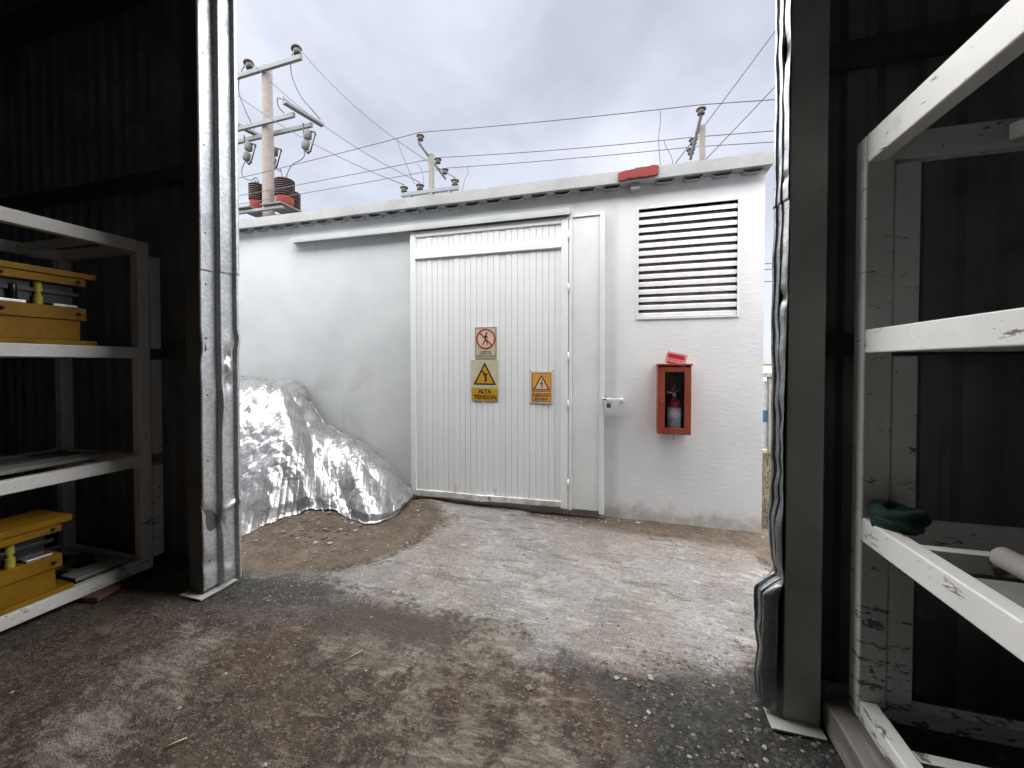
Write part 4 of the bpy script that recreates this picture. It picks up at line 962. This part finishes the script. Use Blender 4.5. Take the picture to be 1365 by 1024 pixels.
# ================================================================== racks
def rack(name, label, xf, sgn, ypost, ynear, tiers, mat, pw, hts, dia):
    """xf: front plane; sgn -1 rack extends to -X, +1 to +X; tiers: (z0, z1) of the front beams"""
    R = thing(name, label, 'storage rack', (xf + sgn * 0.45, ypost, 0))
    dp = 0.95; ztop = tiers[-1][1]
    def bx(nm, xa, ya, za, xb, yb_, zb, bev=0.005, parent=R): 
        return MB().box((xf + sgn * xa, ya, za), (xf + sgn * xb, yb_, zb)).build(nm, mat, parent, bevel=bev, seg=3)
    for ya in (ypost, ynear):                                      # double posts: full-height inner, tier-length outer stubs
        for xa in (0.0, dp - pw):
            bx('post', xa, ya, tiers[0][0], xa + pw, ya + 0.074, ztop - (0.002 if xa == 0 else 0), 0.007)
    for i, (z0, z1) in enumerate(tiers):
        bx('front_beam', 0.002, ynear + 0.074, z0, 0.062, ypost - 0.0005, z1, 0.006)
        bx('back_beam', dp - 0.062, ynear + 0.074, z0, dp - 0.002, ypost - 0.0005, z1, 0.005)
        for ya in (ypost + 0.010, ynear + 0.010): bx('end_beam', pw, ya, z0 + 0.004, dp - pw, ya + 0.05, z1 - 0.004, 0.004)
        n_ = 0 if (sgn > 0 and i == len(tiers) - 1) else 5
        for k in range(n_):
            yc = ynear + 0.3 + (ypost - ynear - 0.5) * k / (n_ - 1); bx('cross_bar', 0.063, yc - 0.022, z0 + 0.012, dp - 0.063, yc + 0.022, z1 - 0.018, 0.003)
        if i < len(tiers) - 1:
            zz0, zz1 = z1 + 0.002, tiers[i + 1][0] - 0.012
            if sgn < 0: bx('stub_post', 0.004, ypost + 0.082, zz0 - 0.01, 0.08, ypost + 0.150, zz1, 0.006)
            else: bx('stub_post', pw + 0.003, ypost + 0.003, zz0, pw * 1.9, ypost + 0.07, zz1, 0.006)
    return R
TL = [(0.033, 0.112), (0.803, 0.882), (1.590, 1.670), (2.358, 2.440)]
RL = rack('storage_rack', 'long white steel storage rack carrying yellow press dies, left side', -3.39, -1, 2.025, -0.9, TL, M['rackL'], 0.075, None, None)
TR = [(0.130, 0.207), (0.846, 0.940), (1.592, 1.684), (2.333, 2.445)]
RR = rack('storage_rack', 'scuffed white steel rack with green cloth on its beam, right side', 0.898, 1, 1.892, -0.9, TR, M['rackR'], 0.093, None, None)
b_ = MB(); b_.bar((1.32, 1.87, 2.37), (1.76, 1.13, 2.37), 0.05, 0.06); b_.build('diagonal_brace', M['rackR'], RR, bevel=0.004)
b_ = MB(); b_.box((0.99, 0.2, 0.875), (1.74, 1.53, 0.906)); b_.build('shelf_board', M['panel'], RR, bevel=0.003)

# press dies
def die(name, label, x, y, z, h):
    D = thing(name, label, 'press die', (x, y, z))
    def bx(nm, m, x0, y0, z0, x1, y1, z1, bev=0.004): return MB().box((x + x0, y + y0, z + z0), (x + x1, y + y1, z + z1)).build(nm, m, D, bevel=bev)
    bx('base_plate', M['yellow'], -0.30, -1.20, 0.0, 0.015, 0.0, 0.028)
    bx('lower_block', M['yellow'], -0.29, -1.16, 0.029, -0.004, -0.075, 0.150 * h)
    bx('lower_plate', M['yellow'], -0.30, -1.18, 0.151 * h, 0.006, -0.048, 0.228 * h)
    bx('upper_plate', M['yellow'], -0.30, -1.18, 0.362 * h, 0.006, -0.048, 0.408 * h)
    bx('top_plate', M['yellow'], -0.31, -1.20, 0.409 * h, 0.015, 0.0, 0.445 * h)
    for yy in (-0.255, -0.95):
        for xx in (-0.035, -0.27):
            mb = MB()
            for (r_, h0, h1) in ((0.022, 0.229, 0.283), (0.014, 0.2832, 0.304), (0.020, 0.3042, 0.361)):
                mb.lathe((x + xx, y + yy, z), [(r_, h0 * h), (r_, h1 * h)], 16)
            pc = mb.build('guide_pillar', M['pillar'], D)
            for pl_ in pc.data.polygons: pl_.use_smooth = len(pl_.vertices) == 4
            md_ = pc.modifiers.new('split', 'EDGE_SPLIT'); md_.split_angle = math.radians(40)
    for yy in (-0.09, -0.42, -0.75, -1.08):
        mb = MB(); mb.lathe((x + 0.007, y + yy, z + 0.190 * h), [(0.011, 0), (0.011, 0.010)], 6, (1, 0, 0)); mb.lathe((x + 0.007, y + yy, z + 0.385 * h), [(0.010, 0), (0.010, 0.009)], 6, (1, 0, 0)); mb.build('cap_screw', M['dstee'], D)
    bx('stripper_plate', M['dstee'], -0.28, -1.10, 0.300 * h, -0.028, -0.07, 0.322 * h, 0.002)
    for (ya, yb2) in ((-0.20, -0.085), (-0.52, -0.315), (-0.90, -0.60)):
        bx('spacer_pad', M['bsteel'], -0.25, ya, 0.2285 * h, -0.006, yb2, 0.243 * h, 0.002)
    bx('punch_block', M['dstee'], -0.25, -0.86, 0.2435 * h, -0.05, -0.10, 0.361 * h)
    for yy in (-0.36, -0.50, -0.70): MB().lathe((x - 0.03, y + yy, z + 0.244 * h), [(0.018, 0), (0.018, 0.08 * h), (0.010, 0.09 * h)], 12).build('bolt', M['dstee'], D)
    return D
die('press_die', 'chipped yellow press die on the upper loaded shelf of the left rack', -3.415, 1.797, 1.671, 1.05)
die('press_die', 'chipped yellow press die on the bottom shelf of the left rack', -3.43, 1.665, 0.113, 1.06)
for (nm, lab, x0, x1, ya, yb2, z, rz, m) in (
    ('plank', 'pale dirty plank lying front on the middle shelf of the left rack', -3.72, -3.56, 0.2, 1.96, 0.884, 0.03, 'board'),
    ('plank', 'grey plank behind the pale one on the middle shelf of the left rack', -4.05, -3.82, 0.3, 1.90, 0.884, -0.05, 'wood'),
    ('plank', 'pale plank beside the yellow die on the bottom shelf of the left rack', -3.62, -3.47, 1.02, 2.0, 0.1125, 0.0, 'board'),
    ('plank', 'grey plank standing nearest the wall on the bottom shelf of the left rack', -3.9, -3.78, 0.4, 1.96, 0.1125, 0.0, 'wood')):
    if 'beside the yellow die' in lab: ya = 1.70
    t_ = MB(); t_.box((x0, ya, z), (x1, yb2, z + 0.026)); o = t_.build(nm, M[m], None, bevel=0.003, loc=((x0 + x1) / 2, (ya + yb2) / 2, z)); o.rotation_euler.z = rz
    tag(o, lab, 'plank')
t_ = MB(); t_.box((-3.43, 1.70, 0.001), (-3.31, 1.85, 0.032)); o = t_.build('brick', M['brick'], None, bevel=0.004, loc=(-3.37, 1.77, 0.0)); tag(o, 'flat dusty red brick under the bottom beam of the left rack', 'brick')
o.rotation_euler.z = 0.25
t_ = MB(); t_.box((0.815, 0.9, 0.0), (0.925, 1.985, 0.128)); o = t_.build('timber_sleeper', M['wood'], None, bevel=0.006, loc=(0.93, 1.5, 0)); tag(o, 'grey timber packing under the bottom beam of the right rack', 'timber')
# green cloth bundle on the right rack's beam
cb = MB(); rng2 = np.random.default_rng(5)
for k in range(9):
    ph = rng2.uniform(0, 6.28); pts = []; a = 0.052 + 0.010 * rng2.uniform(-1, 1); zc = 0.951 + 0.0055 * k
    for i in range(15):
        t = 2 * math.pi * i / 14; pts.append((0.980 + (a + 0.01 * math.sin(3 * t + ph)) * math.cos(t), 1.822 + (0.058 + 0.01 * math.cos(2 * t + ph)) * math.sin(t), zc + 0.008 * math.sin(2 * t + ph)))
    cb.tube(pts, 0.016 + 0.005 * rng2.random(), 8, caps=True)
cb.lathe((0.980, 1.822, 0.9425), [(0.06, 0), (0.065, 0.02), (0.05, 0.045), (0.02, 0.055)], 14)
o = cb.build('cloth_bundle', M['cloth'], None, loc=(0.98, 1.822, 0.941)); tag(o, 'dark green folded cloth bundle lying on the right rack beam', 'cloth')
pp = MB(); pp.tube([(1.16, 0.3, 0.941), (1.14, 1.62, 0.941)], 0.033, 20); o = pp.build('plastic_pipe', M['pipe'], None, loc=(1.15, 1.0, 0.907)); tag(o, 'dirty white pipe lying on the middle shelf of the right rack', 'pipe')
t_ = MB(); t_.box((1.23, 0.4, 0.9065), (1.66, 1.50, 0.932)); o = t_.build('metal_panel', M['panel'], None, bevel=0.003, loc=(1.45, 1.0, 0.9065)); tag(o, 'flat grey panel lying behind the white pipe on the right rack', 'panel')

# ================================================================== electrical gear behind the roof
def sag(p, q, d=0.0, n=14):
    p, q = np.array(p, float), np.array(q, float); t = np.linspace(0, 1, n)[:, None]
    r = p + (q - p) * t; r[:, 2] -= 4 * d * (t * (1 - t))[:, 0]; return r.tolist()
def spline(P, n=5):
    P = [Vector(p) for p in P]; out = []
    for i in range(len(P) - 1):
        a, b, c, d = P[max(i - 1, 0)], P[i], P[i + 1], P[min(i + 2, len(P) - 1)]
        for k in range(n):
            t = k / n; out.append(0.5 * (2 * b + (c - a) * t + (2 * a - 5 * b + 4 * c - d) * t * t + (3 * b - 3 * c + d - a) * t ** 3))
    out.append(P[-1]); return out
def insulator(mb_d, mb_w, c, r, h, axis=(0, 0, 1), n=16):
    """two dark sheds with a pale waist"""
    mb_d.lathe(c, [(r * 0.32, 0), (r * 0.72, h * 0.12), (r * 0.78, h * 0.30), (r * 0.42, h * 0.36)], n, axis)
    mb_w.lathe(c, [(r * 0.40, h * 0.365), (r * 0.62, h * 0.44), (r * 0.62, h * 0.55)], n, axis)
    mb_d.lathe(c, [(r * 0.66, h * 0.555), (r, h * 0.62), (r, h * 0.74), (r * 0.55, h * 0.86), (r * 0.25, h)], n, axis)
UP = thing('utility_pole', 'pinkish concrete utility pole with galvanised cross arms behind the white building', 'utility pole', (-8.66, 8.0, 0))
MB().lathe((-8.66, 8.0, 0), [(0.17, 0), (0.145, 5.0), (0.12, 8.95), (0.08, 9.0)], 20).build('pole_shaft', M['pole'], UP)
def arm(nm, p, q, w_, h_): MB().bar(p, q, w_, h_).build(nm, M['arm'], UP, bevel=0.008)
arm('cross_arm', (-10.6, 7.90, 8.78), (-7.40, 7.78, 8.78), 0.08, 0.115)
arm('cross_arm', (-10.6, 7.90, 7.47), (-7.62, 7.78, 7.47), 0.07, 0.105); arm('cross_arm', (-10.6, 8.32, 7.47), (-7.52, 8.22, 7.47), 0.07, 0.105)
for k, xi in enumerate((-7.52, -9.02, -10.4)):
    d_, w_ = MB(), MB(); insulator(d_, w_, (xi, 7.80 + 0.04 * k, 8.86), 0.12, 0.25, (-0.28, 0, 1)); o = d_.build('pin_insulator', M['porc'], UP); w_.build('waist', M['porcw'], o)
for k, xi in enumerate((-7.50, -9.45)):                            # short steel seat across the arm pair carrying cut-outs
    b_ = MB(); b_.bar((xi - 0.14, 7.50, 7.60), (xi + 0.06, 8.50, 7.60), 0.13, 0.06)
    b_.build('cutout_seat', M['arm'], UP)
    b_ = MB()
    for yy in (7.62, 7.76, 7.90): b_.tube([(xi - 0.14, yy, 7.66), (xi - 0.26, yy - 0.02, 7.80)], 0.018, 6)
    b_.build('spike', M['porc'], UP)
for (cxx, cyy) in ((-7.40, 7.98), (-9.26, 8.0), (-8.82, 8.36)):    # drop-out fuse holders
    F = MB(); F.lathe((cxx - 0.12, cyy, 6.74), [(0.05, 0), (0.085, 0.03), (0.095, 0.18), (0.06, 0.21)], 12, (0.28, 0, 1)); F.lathe((cxx - 0.05, cyy, 6.97), [(0.05, 0), (0.095, 0.03), (0.085, 0.2), (0.05, 0.23)], 12, (0.28, 0, 1))
    o = F.build('fuse_cutout', M['porcg'], UP)
    G = MB(); G.tube([(cxx + 0.04, cyy, 7.16), (cxx + 0.20, cyy, 7.10), (cxx + 0.20, cyy, 7.04)], 0.022, 6); G.tube([(cxx + 0.20, cyy, 7.06), (cxx + 0.06, cyy, 6.70)], 0.016, 6)
    G.tube([(cxx - 0.13, cyy, 6.74), (cxx - 0.02, cyy, 6.64), (cxx + 0.07, cyy, 6.70)], 0.028, 6); G.tube([(cxx - 0.02, cyy, 7.0), (cxx - 0.14, cyy, 7.12), (cxx - 0.16, cyy, 7.38)], 0.018, 6); G.build('fuse_frame', M['porc'], o)
jump = [[(-7.53, 7.95, 9.10), (-7.76, 7.95, 9.13), (-7.88, 7.95, 8.86), (-7.83, 7.95, 8.48), (-7.57, 7.95, 7.98), (-7.29, 7.95, 7.66), (-7.34, 8.3, 7.62)],
        [(-9.03, 7.95, 9.06), (-9.23, 7.95, 9.12), (-9.45, 7.95, 8.94), (-9.53, 7.95, 8.52), (-9.34, 7.95, 8.02), (-9.31, 8.2, 7.62)],
        [(-7.54, 7.98, 6.74), (-7.5, 7.95, 6.57), (-7.63, 7.95, 6.48), (-7.88, 7.95, 6.4), (-8.02, 7.95, 6.2), (-8.07, 7.95, 5.97)],
        [(-8.93, 8.36, 6.74), (-8.5, 8.2, 6.45), (-8.29, 8.0, 6.41), (-8.19, 7.95, 6.23), (-8.15, 7.95, 5.98)],
        [(-9.40, 8.0, 6.74), (-9.46, 7.95, 6.47), (-9.37, 7.95, 6.27), (-9.15, 7.95, 6.2), (-8.97, 7.95, 6.23), (-8.93, 7.95, 5.95)],
        [(-7.64, 7.5, 7.64), (-7.82, 7.5, 7.72), (-7.90, 7.6, 7.60), (-7.84, 7.7, 7.50)]]
for P_ in jump: MB().tube(spline(P_), 0.011, 5).build('jumper_wire', M['wireg'], UP)
MB().box((-9.32, 7.60, 5.24), (-7.84, 7.68, 5.30)).build('platform_arm', M['arm'], UP); MB().box((-9.32, 8.32, 5.24), (-7.84, 8.40, 5.30)).build('platform_arm', M['arm'], UP)
def bushing(label, x, y, z, s):
    T = thing('voltage_transformer', label, 'transformer', (x, y, z), 'instrument transformers on the pole platform')
    MB().box((x - 0.30 * s, y - 0.42, z), (x + 0.30 * s, y + 0.42, z + 0.03)).build('mounting_plate', M['plate'], T)
    MB().lathe((x, y, z + 0.031), [(0.19 * s, 0), (0.20 * s, 0.03), (0.20 * s, 0.27), (0.17 * s, 0.30)], 20).build('housing', M['ctred'], T)
    pr = []; h = 0.33; n_ = 8
    for k in range(n_): pr += [(0.17 * s, h), (0.225 * s, h + 0.012), (0.215 * s, h + 0.03), (0.17 * s, h + 0.038)]; h += 0.052
    pr += [(0.15 * s, h), (0.10 * s, h + 0.03)]
    o = MB().lathe((x, y, z), pr, 20).build('bushing', M['bush'], T)
    rr = MB()
    for k in range(n_): rr.lathe((x, y, z + 0.33 + 0.052 * k + 0.009), [(0.2252 * s, 0), (0.228 * s, 0.004), (0.2252 * s, 0.008)], 20)
    rr.build('rib_edge', M['bushr'], o)
    for dx in (-0.05, 0.05): MB().lathe((x + dx * s, y, z + h + 0.02), [(0.022, 0), (0.022, 0.07), (0.012, 0.09)], 8).build('terminal', M['arm'], T)
bushing('brown ribbed transformer with red base, leftmost on the pole platform', -8.98, 7.95, 5.33, 0.80)
bushing('large brown ribbed transformer with red base, just right of the pole', -8.10, 7.95, 5.33, 1.00)
bushing('smaller brown ribbed transformer half hidden behind the larger one right of the pole', -8.46, 8.55, 5.31, 0.85)

ZR = 3.425
def bus_post(label, x, y, ztop, z0_, y0_, z1_, y1_, pts, low):
    Bp = thing('bus_post', label, 'pole', (x, y, ZR), 'posts on the roof carrying the bus wires')
    MB().box((x - 0.035, y - 0.035, ZR + 0.004), (x + 0.035, y + 0.035, ztop)).build('post', M['pole'], Bp, bevel=0.004)
    MB().box((x - 0.10, y - 0.10, ZR + 0.0005), (x + 0.10, y + 0.10, ZR + 0.02)).build('foot_plate', M['arm'], Bp)
    MB().tube([(x - 0.06, y0_, z0_ + 0.03), (x - 0.06, y0_ + 0.03, z0_), (x - 0.06, y1_, z1_)], 0.022, 10).build('inclined_arm', M['arm'], Bp)
    for (yy, zz_) in pts:
        d_, w_ = MB(), MB(); insulator(d_, w_, (x + low, yy, zz_), 0.062, 0.115); o = d_.build('pin_insulator', M['porc'], Bp); w_.build('waist', M['porcw'], o)
bus_post('thin roof post with slanting arm and three insulators, left of centre', -3.105, 6.0, 5.0, 5.03, 5.68, 4.90, 6.66, [(5.69, 5.055), (6.30, 4.99), (6.58, 4.94)], -0.03)
bus_post('thin roof post with slanting arm, at the right above the louvre', 0.98, 6.0, 4.80, 4.79, 5.72, 4.66, 6.62, [(5.735, 4.79), (6.36, 4.73), (6.58, 4.70)], -0.06)
K = thing('insulator_rack', 'low galvanised bar with three insulators lying along the roof edge', 'insulator rack', (-3.12, 6.0, ZR))
MB().box((-3.66, 5.96, 4.36), (-2.62, 6.03, 4.42)).build('bar', M['arm'], K, bevel=0.004)
for x in (-3.5, -2.78): MB().box((x - 0.025, 5.97, ZR + 0.001), (x + 0.025, 6.02, 4.359)).build('leg', M['arm'], K)
for x in (-3.61, -3.31, -2.68):
    d_, w_ = MB(), MB(); insulator(d_, w_, (x, 5.99, 4.42), 0.068, 0.13); o = d_.build('pin_insulator', M['porc'], K); w_.build('waist', M['porcw'], o)
def wire(label, segs, r, m, group=None):
    mb = MB()
    for s_ in segs: mb.tube(s_, r, 5)
    tag(mb.build('power_line', M[m], None, loc=tuple(segs[0][0])), label, 'power line', group)
wire('mauve bus wire highest above the white roof', [sag((-14, 5.66, 4.72), (-3.13, 5.66, 5.175), 0.10) + sag((-3.13, 5.66, 5.175), (0.92, 5.70, 4.91), 0.02)[1:] + sag((0.92, 5.70, 4.91), (8, 5.6, 4.3), 0.05)[1:]], 0.0062, 'wire')
wire('mauve bus wire in the middle of the three above the white roof', [sag((-14, 6.38, 4.95), (-3.13, 6.32, 5.11), 0.06) + sag((-3.13, 6.32, 5.11), (0.92, 6.36, 4.85), 0.03)[1:] + sag((0.92, 6.36, 4.85), (8, 6.3, 4.45), 0.04)[1:]], 0.0062, 'wire')
wire('mauve bus wire lowest of the three above the white roof', [sag((-14, 6.6, 4.88), (-3.13, 6.6, 5.06), 0.04) + sag((-3.13, 6.6, 5.06), (0.92, 6.58, 4.82), 0.02)[1:] + sag((0.92, 6.58, 4.82), (8, 6.5, 4.3), 0.03)[1:]], 0.0062, 'wire')
wire('grey line from the pole top arm end down to the right roof bar insulator', [sag((-7.57, 7.8, 9.12), (-2.68, 5.99, 4.56), 0.25, 24)], 0.0075, 'wireg')
wire('grey line from beside the pole top down to the middle roof bar insulator', [sag((-9.07, 7.84, 9.12), (-3.31, 5.99, 4.56), 0.25, 24)], 0.0075, 'wireg')
wire('grey line from left of the pole down to the left roof bar insulator', [sag((-10.45, 7.88, 9.12), (-3.61, 5.99, 4.56), 0.25, 24)], 0.0075, 'wireg')
wire('steep grey line rising to the upper right, nearer the right roof post', [sag((0.45, 6.6, 4.30), (3.9, 6.5, 8.9), 0.1, 20)], 0.0075, 'wireg')
wire('steep grey line rising to the upper right, beyond the right roof post', [sag((0.85, 6.8, 4.40), (4.4, 6.5, 8.0), 0.05, 20)], 0.0075, 'wireg')
for lab, P_ in (('thin drop wire hanging from the top bus wire left of the roof post', [(-3.53, 5.66, 5.15), (-3.5, 5.68, 5.0), (-3.42, 5.75, 4.76), (-3.36, 5.9, 4.5)]),
                ('thin drop wire hanging from the middle bus wire at the roof post', [(-3.58, 6.37, 5.09), (-3.49, 6.37, 4.97), (-3.41, 6.3, 4.72), (-3.33, 6.1, 4.46)]),
                ('thin drop wire hanging from the lowest bus wire right of the left roof post', [(-2.73, 6.6, 5.04), (-2.70, 6.6, 4.92), (-2.74, 6.5, 4.70), (-2.80, 6.4, 4.0)]),
                ('thin drop wire hanging from the top bus wire left of the right roof post', [(0.41, 5.69, 4.93), (0.42, 5.69, 4.77), (0.40, 5.7, 4.5), (0.45, 5.7, 3.9)]),
                ('short drop wire hanging from the middle bus wire by the right roof post', [(0.52, 6.36, 4.86), (0.55, 6.36, 4.76), (0.64, 6.37, 4.55), (0.66, 6.4, 4.1)])):
    wire(lab, [spline(P_)], 0.0045, 'wireg', 'thin drop wires')

# ================================================================== beyond the building's right corner
FN = thing('boundary_fence', 'boundary fence of grey concrete posts and blue banner beyond the grass', 'fence', (3.0, 7.75, 0))
for x in (2.40, 4.6, 6.8, 9.0): MB().box((x - 0.07, 7.70, 0.0), (x + 0.07, 7.84, 1.32)).build('post', M['fence'], FN, bevel=0.008); 
for x in (2.40, 4.6, 6.8, 9.0): MB().box((x - 0.15, 7.66, 1.322), (x + 0.09, 7.88, 1.40)).build('post_cap', M['fence'], FN, bevel=0.008)
for (a, b) in ((1.25, 2.328), (2.472, 4.528), (4.672, 6.728), (6.872, 8.928)):
    o = MB().box((a, 7.76, 0.12), (b, 7.775, 1.25)).build('banner', M['blw'], FN)
    q = MB(); r_ = random.Random(int(a * 10))
    for k in range(22):
        xa = a + r_.random() * (b - a - 0.2); za = 0.15 + r_.random() * 0.95; q.poly_y([(xa, za), (xa + 0.05, za), (xa + 0.12 + 0.06 * r_.random(), za + 0.10), (xa + 0.07, za + 0.12)], 7.757, 7.7595)
    q.box((a, 7.757, 0.55), (b, 7.7594, 0.75)); q.build('blue_print', M['blue'], o)
    MB().box((a, 7.72, 0.0), (b, 7.83, 0.075)).build('kerb', M['far'], FN)
FB = thing('far_building', 'pale flat building far beyond the fence at the right corner', 'building', (9, 20, 0))
MB().box((4.5, 20, -0.1), (16, 28, 1.53)).build('wall', M['far'], FB); MB().box((4.4, 19.9, 1.531), (16.1, 28.1, 1.68)).build('parapet', M['fence'], FB)
for z, n_ in ((5.35, 'lowest'), (5.90, 'middle'), (6.16, 'upper')):
    wire('%s faint line crossing behind the right corner of the white building' % n_, [sag((2.5, 20.5, z - 0.05), (18, 21, z), 0.05)], 0.02, 'wireg')
# grass
gv, gf = [], []
r_ = np.random.default_rng(3)
for i in range(9000):
    x = r_.uniform(1.22, 3.4); y = 4.25 + 3.4 * r_.random() ** 1.2; h = r_.uniform(0.025, 0.10) * (1.2 if y > 5.5 else 0.9); a = r_.uniform(0, 6.28); b = len(gv); l_ = h * r_.uniform(0.2, 0.9)
    wd = 0.004; gz_ = 0.02
    gv += [(x - wd * math.sin(a), y + wd * math.cos(a), gz_), (x + wd * math.sin(a), y - wd * math.cos(a), gz_), (x + l_ * math.cos(a), y + l_ * math.sin(a), gz_ + h)]; gf.append((b, b + 1, b + 2))
g_ = MB(); g_.add(gv, gf); tag(g_.build('grass', M['grassm']), 'strip of short dry grass beyond the corner', kind='stuff')

# ================================================================== loose bits on the ground
def stone_mesh(mb, x, y, z, r, rr, mi=0):
    vs = []; 
    for (a, b, c) in ((1, 0, 0), (-1, 0, 0), (0, 1, 0), (0, -1, 0), (0, 0, 0.7), (0, 0, -0.5), (.6, .6, .3), (-.6, .6, .3), (-.6, -.6, .3), (.6, -.6, .3)):
        k = r * rr.uniform(0.75, 1.2); vs.append((x + a * k, y + b * k, z + c * k * 0.8 + r * 0.2))
    mb.add(vs, [(4, 6, 7), (4, 7, 8), (4, 8, 9), (4, 9, 6), (0, 6, 9), (2, 7, 6), (1, 8, 7), (3, 9, 8), (0, 2, 6), (2, 1, 7), (1, 3, 8), (3, 0, 9), (5, 2, 0), (5, 1, 2), (5, 3, 1), (5, 0, 3)], False, mi)
rr = random.Random(4); gb = MB()
def scatter(n, fx, fy, rlo, rhi, pw=0.25):
    for i in range(n):
        x, y = fx(), fy(); stone_mesh(gb, x, y, gz(x, y), rlo + (rhi - rlo) * rr.random() ** 3, rr, 1 if rr.random() < pw else (2 if rr.random() < 0.4 else 0))
scatter(900, lambda: rr.uniform(0.0, 0.95), lambda: rr.uniform(0.9, 2.3), 0.0025, 0.013, 0.22)
scatter(520, lambda: rr.uniform(-3.0, 0.9), lambda: rr.uniform(0.9, 3.2), 0.002, 0.012, 0.14)
scatter(260, lambda: rr.uniform(-2.75, -1.9), lambda: rr.uniform(2.0, 2.7), 0.0025, 0.008, 0.25)
scatter(420, lambda: rr.gauss(-2.6, 0.4), lambda: rr.gauss(3.05, 0.28), 0.003, 0.022, 0.15)
scatter(420, lambda: rr.uniform(-2.3, 1.2), lambda: 4.09 - abs(rr.gauss(0, 0.07)), 0.003, 0.014, 0.25)
scatter(120, lambda: rr.uniform(-2.35, -1.9), lambda: rr.uniform(3.6, 4.05), 0.004, 0.018, 0.15)
o = gb.build('gravel', [M['stone'], M['stonew'], M['stoneb']]); tag(o, 'loose grit and pebbles scattered over the ground', kind='stuff')
for i, (x, y, r, lab, m) in enumerate(((0.115, 4.035, 0.026, 'whitish stone against the foot of the wall right of the gate', 'stonew'), (-0.04, 2.0, 0.012, 'pale pebble at the edge of the dark grit in mid foreground', 'stonew'),
                                 (-0.44, 1.83, 0.018, 'flat brownish stone in the middle of the trodden soil', 'stone'), (0.60, 2.46, 0.016, 'dark stone on pale concrete near the right jamb', 'stone'))):
    s_ = MB(); stone_mesh(s_, x, y, gz(x, y), r, rr); tag(s_.build('stone', M[m], None, loc=(x, y, gz(x, y))), lab, 'stone')
for (a, b, r, lab) in (((-1.79, 1.13), (-1.745, 1.19), 0.0035, 'short whitish stick lying on the dark soil at lower left'), ((-1.42, 1.73), (-1.37, 1.83), 0.002, 'thin bent straw on the soil left of centre')):
    s_ = MB(); za, zb = gz(*a) + r + 0.003, gz(*b) + r + 0.006; s_.tube([(a[0], a[1], za), ((a[0] + b[0]) / 2 + 0.004, (a[1] + b[1]) / 2, (za + zb) / 2 + 0.004), (b[0], b[1], zb)], r, 6)
    tag(s_.build('straw', M['straw'], None, loc=(a[0], a[1], za)), lab, 'straw')
